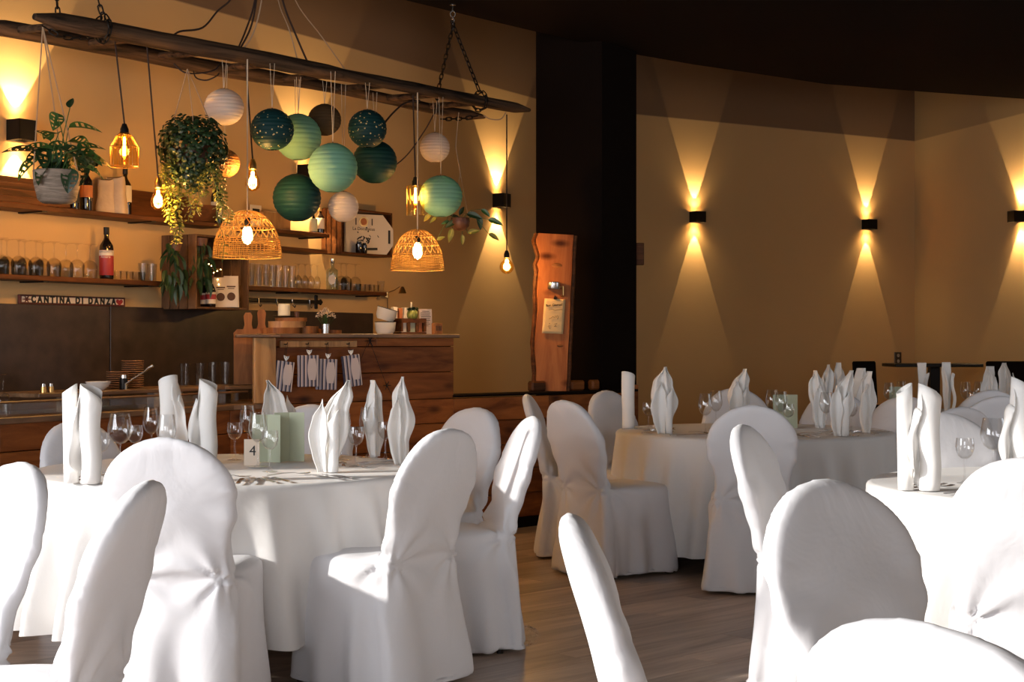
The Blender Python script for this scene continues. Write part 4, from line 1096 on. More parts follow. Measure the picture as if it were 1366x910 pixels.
def trail(x0, pyend, pxend, dens=1.0, y0=0, z0=None):
    e = P(pxend, pyend, Y)-c; z0 = -.05 if z0 is None else z0; n = int(abs(e.z-z0)/.016*dens)
    pts = [Vector((lerp(x0, e.x, t/10)+.012*math.sin(t*1.3+x0*30), y0+.01*math.sin(t+x0*9), lerp(z0, e.z, t/10))) for t in range(11)]
    vine.tube(pts, .0016, 4)
    for i in range(n):
        t = i/n*9.99; a = pts[int(t)].lerp(pts[int(t)+1], t % 1)
        for sg in (-1, 1):
            leafdisc(lv, a+Vector((sg*rr.uniform(.008, .024), rr.uniform(-.015, .015), rr.uniform(-.006, .006))), Vector((sg*rr.uniform(.1, .8), rr.uniform(-.9, .2), rr.uniform(.3, 1))).normalized(), rr.uniform(.009, .015))
for (x0, py, px) in ((-.12, 306, 231), (-.10, 318, 236), (-.14, 298, 226), (-.09, 285, 244), (-.07, 330, 233), (-.02, 272, 256), (.01, 288, 262), (.0, 262, 251), (.05, 262, 273), (.07, 266, 277), (.10, 290, 293), (.12, 300, 300), (.13, 270, 297), (-.16, 262, 219), (-.13, 330, 238), (-.05, 296, 250), (.09, 250, 285)):
    trail(x0, py, px, 1.0, rr.uniform(-.1, .1))
trail(.13, 352, 306, .35, -.13); trail(.14, 300, 302, .8, -.1)
vine.build('vines', M['leaf'], tr); o = lv.build('vine_leaves', M['leafyellow'], tr, False); o['kind'] = 'stuff'
hg = MB(); tp = P(250, 92, Y)-c
for (x, y) in ((-.10, 0), (.08, .05), (.02, -.09)): hg.tube([tp, (x, y, .20), (x*.9, y*.9, .05)], .0025, 6)
hg.build('hanger_cord', M['cord'], tr)
# small plant in coconut pot
Y = ladY(615)-.05; c = P(614, 308, Y)
co = thing('hanging_plant', c, 0, 'small long-leaved plant in a brown coconut shell pot under the mint lantern', 'plant')
MB().lathe([(0, 0), (.03, .004), (.058, .03), (.064, .06), (.060, .085), (.055, .085), (.056, .06), (0, .055)], 24).build('pot', M['terra'], co)
rr = random.Random(31); st = MB()
for k, (px, py, L, dx, dz, mt) in enumerate(((633, 288, .11, .9, -.25, 'leafdark'), (640, 297, .10, .2, -1, 'leafdark'), (661, 296, .105, 1, -.35, 'leaf'), (659, 316, .085, .9, -.5, 'leafyellow'), (601, 299, .09, -.9, -.5, 'leafdark'), (594, 297, .06, -1, -.3, 'leaf'),
        (601, 314, .095, -.2, -1, 'leafyellow'), (570, 290, .075, -.7, -.7, 'leafyellow'), (578, 293, .06, -.6, -.6, 'leafyellow'), (632, 309, .085, .8, .2, 'leafyellow'), (588, 318, .06, .7, .3, 'leafyellow'), (616, 281, .07, .4, .7, 'leafdark'), (648, 284, .08, .8, -.6, 'leaf'), (617, 320, .07, .05, -1, 'leafyellow'), (608, 290, .08, -.5, .5, 'leafdark'))):
    q = P(px, py, Y+rr.uniform(-.05, .05))-c; d_ = Vector((dx, rr.uniform(-.3, .2), dz)).normalized()
    side = d_.cross(Vector((.25, -1, .35))).normalized(); up_ = side.cross(d_).normalized(); m3 = Matrix((side, d_, up_)).transposed()
    mb = MB(); leaf_holes(L, L*.42, mb, m3, Vector((0, 0, 0)), k, False, .15, 6, 8); org = q-d_*L/2
    o = mb.build('leaf', M[mt], co, True, 60); o.location = org; st.tube([(0, 0, .07), ((org.x)*.5, org.y*.5, max(org.z, .07)*.6+.05), org], .002, 5)
st.build('stems', M['leaf'], co)
tp = P(612, 150, Y)-c; MB().tube([tp, (-.03, 0, .55), (.0, 0, .38)], .0028, 6).tube([(.0, 0, .38), (.055, 0, .08)], .002, 5).tube([(0, 0, .38), (-.055, 0, .08)], .002, 5).build('hanger_cord', M['cord'], co)
# ================================================================== SHELVES AND WHAT STANDS ON THEM
def shelf(x0, x1, zt, label, depth=.2, th=.028, brk=()):
    a = WP(x0, 0, depth); b = WP(x1, 0, depth); L = (b-a).length; c = (a+b)/2-WN*depth/2
    r = thing('wall_shelf', (c.x, c.y, zt-th), WYAW, label, 'shelf', 'dark wooden wall shelves')
    MB().box((0, 0, th/2), (L, depth, th), None, .003).build('board', M['darkwood'], r, False)
    for px in brk:
        q = WP(px, 0, depth); u = (q-a).dot(WD)-L/2
        MB().box((u, .0, -.004), (.035, depth, .008)).build('bracket', M['blackmetal'], r, False)
    return r
ZU = zat(268, WP(0, 0, .2).y); Zu2 = zat(301, WP(376, 0, .2).y)
ZU = (zat(270, WP(0, 0, .2).y)+zat(290, WP(227, 0, .2).y))/2
ZLo = (zat(365, WP(0, 0, .2).y)+zat(376, WP(225, 0, .2).y))/2
ZL2 = (zat(381, WP(335, 0, .2).y)+zat(390, WP(515, 0, .2).y))/2
shelf(-260, 240, ZU, 'upper left wall shelf, holding bread bags and bottles', brk=(60, 205))
shelf(345, 440, ZU-.0, 'upper right wall shelf running into the small crate', brk=(430,))
shelf(345, 437, ZU-.115, 'short shelf board just under the upper right shelf')
shelf(-260, 237, ZLo, 'lower left wall shelf, holding upside-down wine glasses', brk=(62, 200))
shelf(320, 516, ZL2, 'lower right wall shelf, holding flutes and shot glasses', brk=(400, 505))
def wth(name, px, z, d, label, cat, group=None, yaw=0):
    p = WP(px, z, d); return thing(name, p, WYAW+yaw, label, cat, group)
# upside-down wine glasses
k = 0
GU = MB().lathe([(0, 0), (.036, 0), (.037, .0015), (.012, .005), (.0045, .014), (.0038, .04), (.0038, .080), (.006, .088), (.020, .096), (.036, .110), (.0425, .128), (.041, .160), (.038, .20), (.0368, .20), (.0398, .160), (.0413, .129), (.035, .112), (.019, .098), (0, .093)], 26).mesh('upturned_glass', M['glassthin'], True, 50)
GU_n = [('first', 3), ]
gxs = [(2, .12), (25, .12), (48, .12), (72, .12), (103, .13), (120, .13)]; gxb = [(9, .05), (33, .05), (57, .05), (88, .07), (-20, .12), (-40, .12), (-14, .05)]
ordw = ['leftmost in view', 'second from left', 'third from left', 'fourth from left', 'fifth from left, set apart', 'nearest the red-labelled bottle']
for i, (px, d) in enumerate(gxs): p = WP(px, ZLo+.2, d); glass(GU, p, 'upside-down wine glass, front row of lower left shelf, '+ordw[i], 'upside-down wine glasses on the lower left shelf', ZLo+.2, rot=(PI, 0, 0))
ordb = ['behind the leftmost one', 'behind the second one', 'behind the third one', 'behind the gap before the fifth one', 'just outside the left edge', 'farther outside the left edge', 'in the back row at the left edge']
for i, (px, d) in enumerate(gxb): p = WP(px, ZLo+.2, d); glass(GU, p, 'upside-down wine glass on the lower left shelf, '+ordb[i], 'upside-down wine glasses on the lower left shelf', ZLo+.2, rot=(PI, 0, 0))
# bottles
def bottle(px, z, d, h, R, mat, label, cap='blackmetal', lab=None, labz=(.2, .55), txt=None, shape='wine', labmat2=None, tz=.5, tcol='paper', rz=0):
    r = wth('bottle', px, z, d, label, 'bottle', None)
    n = .34*R
    if shape == 'wine': pr = [(0, 0), (R*.94, 0), (R, .01), (R, h*.60), (R*.92, h*.66), (n*1.3, h*.76), (n, h*.80), (n, h*.97)]
    elif shape == 'square': pr = [(0, 0), (R*.96, 0), (R, .008), (R, h*.58), (R*.95, h*.64), (n*1.25, h*.72), (n, h*.77), (n, h*.93)]
    else: pr = [(0, 0), (R*.94, 0), (R, .008), (R, h*.50), (R*.8, h*.60), (n*1.1, h*.78), (n, h*.97)]
    MB().lathe(pr+[(0, pr[-1][1])], 24).build('glass_body', M[mat], r, True, 50)
    MB().lathe([(n*1.15, h*.86), (n*1.2, h*.865), (n*1.2, h), (0, h)], 16).build('cap', M[cap], r)
    if lab:
        z0, z1 = h*labz[0], h*labz[1]; MB().olathe([(R+.0008, z0), (R+.0012, z0+.001), (R+.0012, z1-.001), (R+.0008, z1)], 24).build('label', M[lab], r)
        if labmat2:
            MB().olathe([(R+.0016, z1-(z1-z0)*.22), (R+.0016, z1-.002)], 24).build('label_band', M[labmat2], r)
    if txt:
        a = -WYAW-.15; 
        cr_ = txt_on_cyl(txt, R+.0022, h*tz, R*.36, M[tcol], r, -PI/2-WYAW+.12)
    return r
def txt_on_cyl(s, R, z, size, mat, parent, ang):
    o = textobj(s, size, mat, parent, (0, 0, 0), (0, 0, 0), .0002)
    me = o.data
    for v in me.vertices:
        x, y, zz = v.co; a = ang+x/R; v.co = ((R+zz)*math.cos(a), (R+zz)*math.sin(a), z+y)
    me.update(); return o
# sizes in px -> metres
b = bottle(142, ZLo, .1, .31, .041, 'darkbottle', 'dark liqueur bottle with red label on the lower left shelf', lab='red', labz=(.08, .56), shape='wine', labmat2='paper', txt='RAMAZZOTTI', tz=.525, tcol='ink')
txt_on_cyl('Amaro', .0435, .31*.43, .022, M['paper'], b, -PI/2-WYAW+.12)
bottle(167, ZU, .09, .29, .037, 'greenbottle', 'olive wine bottle with white label beside the bread bags', lab='paper', labz=(.28, .62))
b = bottle(115, ZU, .09, .28, .036, 'darkbottle', 'dark bottle with orange label behind the monstera pot', lab='orange' if 'orange' in M else 'paper', labz=(.3, .55))
M['orange'] = plain('orange_label', (.45, .14, .04), .6)
[c_ for c_ in b.children if c_.name.startswith('label')][0].data.materials[0] = M['orange']
bottle(72, ZU, .08, .26, .036, 'darkbottle', 'dark bottle half hidden under the monstera pot', lab='ink')
bottle(98, ZU, .12, .20, .034, 'darkbottle', 'dark bottle right of the grey pot, mostly hidden', lab='ink', cap='brass')
bottle(289, ZU, .06, .30, .036, 'darkbottle', 'dark wine bottle right of the trailing plant on the upper shelf', lab='paper', labz=(.15, .5))
bottle(443, ZL2, .1, .24, .043, 'gin', 'clear square-shouldered gin bottle with round white label on the lower right shelf', lab=None, shape='square', cap='steel') if 'gin' in M else None
M['gin'] = glassmat('pale_blue_glass', (.78, .88, .9), .12, .8)
b = bottle(443, ZL2, .1, .225, .043, 'gin', 'clear square-shouldered spirit bottle with white label on the lower right shelf', shape='square', cap='steel')
me = MB().lathe([(0, 0), (.026, 0), (.026, .0015), (0, .002)], 20).mesh('label', M['paper']); ang = -PI/2-WYAW+.1
link('label', me, b, (.0425*math.cos(ang), .0425*math.sin(ang), .075), (PI/2, 0, ang+PI/2)).scale = (1, 1.3, 1)
bottle(455, ZU+.002, .08, .16, .026, 'darkbottle', 'small dark bottle beside the little crate on the upper right shelf', lab='paper') if False else None
bottle(427, ZU, .1, .19, .03, 'darkbottle', 'small dark bottle with pale label left of the small crate', lab='paper', labz=(.2, .6), cap='brass')
bottle(418, ZU, .1, .15, .028, 'darkbottle', 'tiny dark bottle with yellow label beside the big green lantern', lab='sage', labz=(.1, .7), cap='brass')
# small plant next to the monstera
r = wth('potted_plant', 120, ZU+.17, .1, 'small bushy plant trailing over the dark bottle behind the monstera', 'plant'); mb = MB(); rr = random.Random(41)
for k in range(120):
    v = Vector((rr.gauss(0, 1), rr.gauss(0, 1), rr.gauss(0, .8))).normalized(); leafdisc(mb, v*.07*rr.uniform(.4, 1)+Vector((0, 0, .13)), v, rr.uniform(.012, .02))
o = mb.build('foliage', M['leafdark'], r, False); o['kind'] = 'stuff'; MB().lathe([(0, .115), (.03, .115), (.04, .16), (0, .15)], 14).build('pot', M['terra'], r)
# bread bags
M['linen'] = plain('beige_cloth_bag', (.52, .37, .24), .9, bump=.4, bscale=30, var=.15)
for (px, d, ww, hh, rz_, lb) in ((141, .10, .12, .20, .3, 'left beige cloth bread bag, leaning, on the upper left shelf'), (154, .13, .15, .215, -.25, 'right beige cloth bread bag, fuller, on the upper left shelf')):
    mb = MB(); mb.grid(lambda u, v: ((ww/2)*sp(math.cos(2*PI*u), .6)*(1-.28*v)*(1+.05*math.sin(v*9)), (.045)*sp(math.sin(2*PI*u), .6)*(1-.45*v), hh*v*(1+.03*math.cos(4*PI*u))), 32, 16, True)
    mb.f.append(tuple(range(15*32, 16*32)))
    p = WP(px, ZU, d); o = mb.build('bread_bag', M['linen'], None, True, 70); o.location = p; o.rotation_euler = (0, 0, rz_); tag(o, lb, 'bag', 'bread bags on the upper left shelf')
# slatted crate lying at far left on the upper shelf, tray board
def slat_box(px, z, d, L, D, Hh, nh, label, name='wooden_crate', mat='crate', slats='h', open_=True, vert=0, yaw=0, posts=True, side_n=None):
    # box lying with open front (towards room, local -y). local x along the wall
    r = wth(name, px, z, d, label, 'crate', None, yaw)
    t = .012
    def sl(n_, c_, sz): link(n_, MB().box((0, 0, 0), sz, None, .002).mesh(n_, M[mat], False), r, c_)
    if slats == 'h':
        g = Hh/nh
        for i in range(nh):
            zc = g*(i+.5)
            sl('slat', (0, D/2, zc), (L, t, g*.82)); sl('slat', (-L/2, 0, zc), (t, D, g*.82)); sl('slat', (L/2, 0, zc), (t, D, g*.82))
            if not open_: sl('slat', (0, -D/2, zc), (L, t, g*.82))
        for sx in (-1, 1):
            for sy in (-1, 1): sl('corner_post', (sx*(L/2-.02), sy*(D/2-.02), Hh/2), (.022, .022, Hh))
    return r
slat_box(8, ZU, .11, .75, .17, .145, 4, 'dark horizontally slatted wooden crate at the far left end of the upper shelf', mat='darkwood', open_=False)
o = MB().box((0, 0, .085), (.55, .02, .17), None, .004).build('wooden_tray', M['darkwood'], None, False); p = WP(212, ZU, .045); o.location = p; o.rotation_euler = (-.12, 0, WYAW)
tag(o, 'dark wooden tray leaning on the wall behind the left teardrop bulb', 'tray')
# curved dark basket and cookbook right of the trailing plant
mb = MB(); mb.lathe([(0, 0), (.11, 0), (.13, .03), (.145, .10), (.135, .10), (.12, .03), (0, .02)], 28)
o = mb.build('dark_basket', M['darkwood'], None); o.location = WP(262, ZU, .12); tag(o, 'dark round basket behind the trailing vines on the upper shelf', 'basket')
shelf(240, 300, ZU, 'upper shelf board behind the trailing plant')
# framed picture + pale tray near the right end
r = wth('picture_card', 341, ZU, .06, 'small pale card with a dark picture beside the teardrop bulb', 'card')
MB().box((0, 0, .08), (.11, .006, .16)).build('card', M['paper'], r, False); MB().box((0, -.004, .10), (.07, .002, .07)).build('print', M['ink'], r, False)
o = MB().box((0, 0, .065), (.30, .05, .13), None, .01).build('wooden_box', M['lightwood'], None, False); o.location = WP(366, ZU, .06); o.rotation_euler = (0, 0, WYAW); tag(o, 'light wooden box on the upper right shelf left of the big green lantern', 'box')
# ---- crate one: vertical slats on its side, open front (x along wall)
def open_crate(pxl, pxc, pxr, y_top, y_bot, D, label, nsl=4, nback=4, mat='crate'):
    # pxl: left edge at the wall, pxc: front-left corner, pxr: front right
    fl = WP(pxc, 0, D); fr = WP(pxr, 0, D); L = (fr-fl).length; s_ = F/fl.y
    zb = zat(y_bot, fl.y); zt = zat(y_top, fl.y); Hh = zt-zb; c = (fl+fr)/2-WN*D/2
    r = thing('wooden_crate', (c.x, c.y, zb), WYAW, label, 'crate', None); t = .014
    def sl(n_, c_, sz): link(n_, MB().box((0, 0, 0), sz, None, .002).mesh(n_, M[mat], False), r, c_)
    for sx in (-1, 1):
        g = D/nsl
        for i in range(nsl): sl('slat', (sx*(L/2-t/2), -D/2+g*(i+.5), Hh/2), (t, g*.86, Hh))
    for z_ in (t/2, Hh-t/2):
        g = D/3
        for i in range(3): sl('slat', (0, -D/2+g*(i+.5), z_), (L-2*t-.002, g*.9, t))
    g = (L-2*t)/nback
    for i in range(nback): sl('slat', (-L/2+t+g*(i+.5), D/2-t/2, Hh/2), (g*.8, t*.8, Hh-2*t))
    return r, L, Hh, zb, fl, fr
r1, L1, H1, zb1, fl1, fr1 = open_crate(212, 262, 333, 312, 412, .30, 'large weathered crate hung open-sided on the wall, holding bottles and coffee bags', 4, 5)
link('slat', MB().box((0, 0, 0), (L1-.03, .24, .014), None, .002).mesh('middle_board', M['crate'], False), r1, (0, 0, H1*.72)).name = 'middle_board'
r2, L2, H2, zb2, fl2, fr2 = open_crate(432, 456, 524, 276, 338, .19, 'smaller dark crate on the wall holding a printed pizza sack', 4, 4, 'darkwood')
def inside(fl, d_back, px): return on_line(px, (fl.x-WN.x*d_back, fl.y-WN.y*d_back), WD)
# contents of crate one
p = inside(fl1, .05, 276); 
for (px, dd_, lb) in ((275, .07, 'small cola bottle half hidden by the crate edge'), (267+24, .04, None)):
    pass
def cbottle(px, db, h, R, label):
    q = inside(fl1, db, px); r = thing('bottle', (q.x, q.y, zb1+.015), WYAW, label, 'bottle', 'small bottles in the large crate')
    n = R*.42; MB().lathe([(0, 0), (R*.94, 0), (R, .006), (R, h*.5), (R*.8, h*.60), (n, h*.74), (n, h*.95), (0, h*.95)], 20).build('glass_body', M['darkbottle'], r)
    MB().lathe([(n*1.15, h*.90), (n*1.2, h), (0, h)], 14).build('cap', M['red'], r); MB().olathe([(n*1.1, h*.72), (n*1.15, h*.9)], 14).build('neck_label', M['paper'], r)
    MB().olathe([(R+.001, h*.10), (R+.001, h*.46)], 20).build('label', M['paper'], r)
    a = -PI/2-WYAW+.2; o = MB().olathe([(R+.002, h*.24), (R+.002, h*.40)], 20).build('red_mark', M['red'], r)
    return r
cbottle(274, .09, .19, .030, 'brown bottle with pale neck at the left inside the large crate'); cbottle(281, .05, .20, .032, 'brown bottle with red cap and label in front of the coffee bags')
M['coffee'] = plain('brown_print', (.09, .035, .015), .7)
for (px, db, sc, lb) in ((294, .08, .95, 'left white coffee bag, behind, in the large crate'), (308, .035, 1.0, 'right white coffee bag, in front, in the large crate')):
    q = inside(fl1, db, px); r = thing('coffee_bag', (q.x, q.y, zb1+.016), .25, lb, 'coffee bag', 'coffee bags in the large crate'); h = .20*sc; w_ = .105*sc
    def bag(u, v): return ((w_/2)*sp(math.cos(2*PI*u), .45)*(1-.12*v), .032*sp(math.sin(2*PI*u), .45)*(1-.9*v**2), h*v)
    mb = MB(); mb.grid(bag, 28, 12, True); mb.f.append(tuple(range(28))[::-1]); mb.f.append(tuple(range(11*28, 12*28))); mb.build('bag', M['paper'], r, True, 50)
    ro = MB().lathe([(0, 0), (.026, 0), (.026, .002), (0, .002)], 20).build('round_print', M['coffee'], r); ro.location = (0, -.0315, h*.34); ro.rotation_euler = (PI/2-.15, 0, 0)
    po = MB().box((0, 0, 0), (.055, .001, .008)).box((0, 0, -.013), (.04, .001, .004)).build('print_band', M['coffee'], r, False); po.location = (0, -.0225, h*.66); po.rotation_euler = (-.28, 0, 0)
# ferns drooping from the crate board
for (px, zc, sc, lb) in ((234, 328, 1.0, 'dark drooping plant hanging over the slatted side of the large crate'), (269, 322, 1.15, 'dark bushy plant with pointed leaves on top of the large crate front')):
    q = WP(px, 0, .30); q.z = zat(zc, q.y); r = thing('drooping_plant', q, 0, lb, 'plant'); rr = random.Random(int(px)); st = MB()
    MB().lathe([(0, -.03), (.03, -.03), (.04, .02), (0, .02)], 12).build('pot', M['terra'], r)
    for k in range(34):
        a = rr.uniform(0, 2*PI); L = rr.uniform(.08, .13); dz = rr.uniform(.0, .26)*sc
        org = Vector((math.cos(a)*.05*rr.random()*(1+dz), math.sin(a)*.05*rr.random(), -dz+.02)); mb = MB(); m3 = rotm(a, rr.uniform(-1.3, -.5))
        leaf_holes(L, .034, mb, m3, Vector((0, 0, 0)), k, False, .2, 4, 6); o = mb.build('leaf', M['leafdark'], r, True, 60); o.location = org
    st.tube([(0, 0, .02), (.01, -.02, -.1*sc), (0, -.02, -.27*sc)], .003, 5).build('stems', M['leafdark'], r)
r = thing('string_lights', inside(fl1, .12, 285)+Vector((0, 0, zb1+.16)), 0, 'small warm string lights glowing at the back of the large crate', 'lights'); mb = MB(); w_ = MB(); rr = random.Random(4); pts = []
for k in range(26):
    q = Vector((rr.uniform(-.05, .05), rr.uniform(-.03, .03), .13-.27*k/25)); pts.append(q); mb.lathe([(0, -.004), (.004, 0), (0, .004)], 6, q)
mb.build('bulbs', emitm('string_light_glow', (1, .6, .2), 18), r)['kind'] = 'stuff'; w_.tube(pts, .001, 4).build('wire', M['brass'], r)
# crate two: pizza sack with print
q = inside(fl2, .075, 492); pc = thing('pizza_sack', (q.x, q.y, zb2+.018), WYAW-.42, 'white printed sack with chamfered corners and pizza drawing in the smaller crate', 'sack')
s_ = F/q.y; W_ = .40; Hs = .29
poly = [(-W_/2, .0), (W_*.36, 0), (W_/2, .07), (W_/2, .19), (W_*.28, Hs), (-W_/2, Hs)]
mb = MB(); n = len(poly); mb.add([(x, -.012-.0*z, z) for x, z in poly]+[(x, .012, z) for x, z in poly], [tuple(range(n)), tuple(range(n, 2*n))[::-1]]+[(i, i+n, (i+1) % n+n, (i+1) % n) for i in range(n)]); mb.build('sack', M['paper'], pc, False)
def disc(parent, x, z, r_, mat, y=-.0135, name='print'):
    o = MB().lathe([(0, 0), (r_, 0), (r_, .0012), (0, .0012)], 20).build(name, mat, parent, False); o.location = (x, y, z); o.rotation_euler = (PI/2, 0, 0); return o
disc(pc, -.05, .235, .038, M['brass']); disc(pc, -.05, .235, .026, M['orange'], -.0155)
for x in (-.115, .02): MB().box((x, -.0145, .235), (.008, .001, .05)).build('print', M['ink'], pc, False)
textobj('La Dominicus', .034, M['ink'], pc, (-.05, -.0145, .182), (PI/2, 0, 0), .0003)
rr = random.Random(8); mb = MB()
for k in range(26):
    x = rr.gauss(-.03, .045); z_ = rr.gauss(.11, .022); mb.lathe([(rr.uniform(.006, .012), 0), (rr.uniform(.013, .018), .0)], 8, (0, 0, 0)) if False else mb.box((x, -.0145, z_), (rr.uniform(.008, .03), .001, rr.uniform(.004, .012)), RY(rr.uniform(-1, 1)))
mb.build('print', M['ink'], pc, False)
MB().box((-.01, -.0145, .035), (.15, .001, .018), RY(-.05)).build('print', M['ink'], pc, False); MB().box((.165, -.0145, .13), (.018, .001, .10)).build('print', M['ink'], pc, False)
for (px, lb, mt, ww, hh) in ((479, 'small dark jar in front of the printed sack, left one', 'darkbottle', .026, .08), (486, 'small dark jar in front of the printed sack, right one', 'darkbottle', .02, .075)):
    q = inside(fl2, .02, px); o = MB().lathe([(0, 0), (ww*.9, 0), (ww, .005), (ww, hh*.8), (ww*.7, hh*.9), (ww*.7, hh), (0, hh)], 16).build('jar', M[mt], None); o.location = (q.x, q.y, zb2+.015); tag(o, lb, 'jar', 'jars in the smaller crate')
M['orangebook'] = plain('orange_lit_wood', (.42, .17, .04), .6)
# ---- small glasses on lower shelves
TS = tumbler_mb(.020, .024, .055).mesh('shot_glass', M['glassthin'], True, 50); TT = tumbler_mb(.026, .030, .11).mesh('tumbler', M['glassthin'], True, 50)
FL = tumbler_mb(.022, .026, .155).mesh('tall_tumbler', M['glassthin'], True, 50); FLU = wineglass(.175, .026, 'big').mesh('upturned_flute', M['glass'], True, 50)
nm = ['first', 'second', 'third', 'fourth', 'fifth', 'sixth', 'seventh', 'eighth', 'ninth', 'tenth', 'eleventh']
for i, px in enumerate((157, 165, 173, 181, 189)): glass(TS, WP(px, 0, .12), 'small stemless glass right of the red-labelled bottle, %s from the bottle' % nm[i], 'small glasses on the lower left shelf', ZLo, 'shot_glass')
for i, px in enumerate((191, 203)): glass(TT, WP(px, 0, .10), 'taller tumbler beside the large crate, %s one' % ('left', 'right')[i], 'tumblers on the lower left shelf', ZLo, 'tumbler')
for i, px in enumerate((335, 345, 355, 364, 372, 381, 390)): glass(FL, WP(px, 0, .11), 'tall straight glass on the lower right shelf, %s from the large crate' % nm[i], 'tall glasses on the lower right shelf', ZL2, 'tall_tumbler')
for i, px in enumerate((398, 407, 415, 423)): glass(FLU, WP(px, 0, .10), 'upside-down flute on the lower right shelf, %s counting towards the spirit bottle' % nm[i], 'upside-down flutes on the lower right shelf', ZL2+.175, rot=(PI, 0, 0))
for i, px in enumerate((455, 462, 474)): glass(GU, WP(px, 0, .09), 'upside-down wine glass right of the spirit bottle, %s one' % nm[i], 'upside-down glasses right of the spirit bottle', ZL2+.2, rot=(PI, 0, 0))
for i, px in enumerate((478, 484, 490, 496, 502)): glass(TS, WP(px, 0, .12), 'shot glass near the right end of the shelf, %s from the left' % nm[i], 'shot glasses on the lower right shelf', ZL2, 'shot_glass')
glass(tumbler_mb(.024, .030, .085).mesh('tumbler', M['glassthin']), WP(508, 0, .12), 'single tumbler at the very end of the lower right shelf', 'shot glasses on the lower right shelf', ZL2, 'tumbler')
# ---- sign
a = WP(22, 0, .0); b = WP(164, 0, .0); L = (b-a).length; c = (a+b)/2+WN*.014; zt = (zat(391, WP(22).y)+zat(399, WP(164).y))/2; zb = (zat(405, WP(22).y)+zat(409.5, WP(164).y))/2
c.z = (zt+zb)/2; sg = thing('name_sign', c, WYAW, 'long narrow sign reading CANTINA DI DANZA above the splashback', 'sign')
M['signred'] = plain('dark_red_sign_border', (.10, .02, .015), .6, bump=.3, bscale=200, var=.5)
MB().box((0, 0, 0), (L, .016, zt-zb), None, .003).build('board', M['signred'], sg, False); MB().box((0, -.0085, 0), (L*.955, .003, (zt-zb)*.62)).build('panel', M['paper'], sg, False)
t_ = textobj('C A N T I N A   D I   D A N Z A', .056, M['ink'], sg, (-.0, -.0105, 0), (PI/2, 0, 0), .0008, bold=.0035)
w0 = max(v.co.x for v in t_.data.vertices)-min(v.co.x for v in t_.data.vertices)
for v in t_.data.vertices: v.co.x *= L*.80/w0
hb = [(0, -.022), (.018, -.004), (.020, .008), (.012, .016), (.003, .012), (0, .008), (-.003, .012), (-.012, .016), (-.020, .008), (-.018, -.004)]
mb = MB(); mb.add([(x*1.4, 0, z) for x, z in hb]+[(x*1.4, .002, z) for x, z in hb], [tuple(range(10)), tuple(range(10, 20))[::-1]]+[(i, i+10, (i+1) % 10+10, (i+1) % 10) for i in range(10)])
o = mb.build('heart', M['red'], sg, False); o.location = (L*.435, -.0115, 0)
mb = MB(); [mb.tube([(0, 0, 0), (.03*math.cos(k*1.05), 0, .022*math.sin(k*1.05))], [.006, .002], 5) for k in range(6)]; o = mb.build('ornament', M['signred'], sg); o.location = (-L*.438, -.011, 0)
# ---- iron rail with hooks
a = WP(318, 0, .05); b = WP(424, 0, .05); L = (b-a).length; c = (a+b)/2; c.z = (zat(400, a.y)+zat(402.5, b.y))/2
r = thing('iron_rail', c, WYAW, 'black iron hook rail with a cross-shaped end under the lower right shelf', 'rail')
MB().box((0, 0, 0), (L, .012, .026), None, .003).build('bar', M['blackmetal'], r, False)
mb = MB(); mb.box((L/2, 0, 0), (.07, .014, .03), None, .004).box((L/2-.02, 0, 0), (.035, .014, .10), None, .006).box((L/2+.03, 0, 0), (.03, .012, .03), RY(PI/4)); mb.build('cross_finial', M['blackmetal'], r, False)
for u in (-.55, -.1, .3, .75): 
    MB().tube([(u*L/2, -.01, .012), (u*L/2, -.014, -.03), (u*L/2, -.03, -.045), (u*L/2, -.04, -.03)], .004, 6).build('hook', M['steel'], r)
MB().tube([(.0*L, -.02, -.03), (.02, -.03, -.05), (.05, -.05, -.055)], [.012, .01, .006], 8).build('ladle_handle', M['blackmetal'], r)
# clamp lamp at the shelf end
p = WP(516, ZL2, .10); r = thing('clip_lamp', p, 0, 'small brass clip lamp at the end of the lower right shelf', 'lamp')
MB().box((0, 0, -.014), (.03, .03, .045), None, .004).build('clip', M['brass'], r, False)
MB().tube([(0, 0, 0), (.06, -.02, .02), (.10, -.04, .045)], .004, 6).build('arm', M['brass'], r)
MB().lathe([(.010, .02), (.02, 0), (.032, -.03), (.030, -.03), (.018, 0), (0, .018)], 16).build('lamp_head', M['brass'], r).location = (.12, -.04, .025)
l = bpy.data.lights.new('clip', 'SPOT'); l.energy = 1.2; l.spot_size = 1.4; l.spot_blend = .8; l.color = (1, .85, .7); l.shadow_soft_size = .02; lo = bpy.data.objects.new('clip_light', l); COL.objects.link(lo); lo.parent = r; lo.location = (.12, -.04, -.01); lo.rotation_euler = (-.5, -.2, 0)
cable([WP(517, ZL2-.02, .02), WP(517, ZL2-.1, .02), WP(518, ZL2-.3, .02)], .003, 'cable', 'thin dark lamp cable hanging down the wall below the clip lamp')
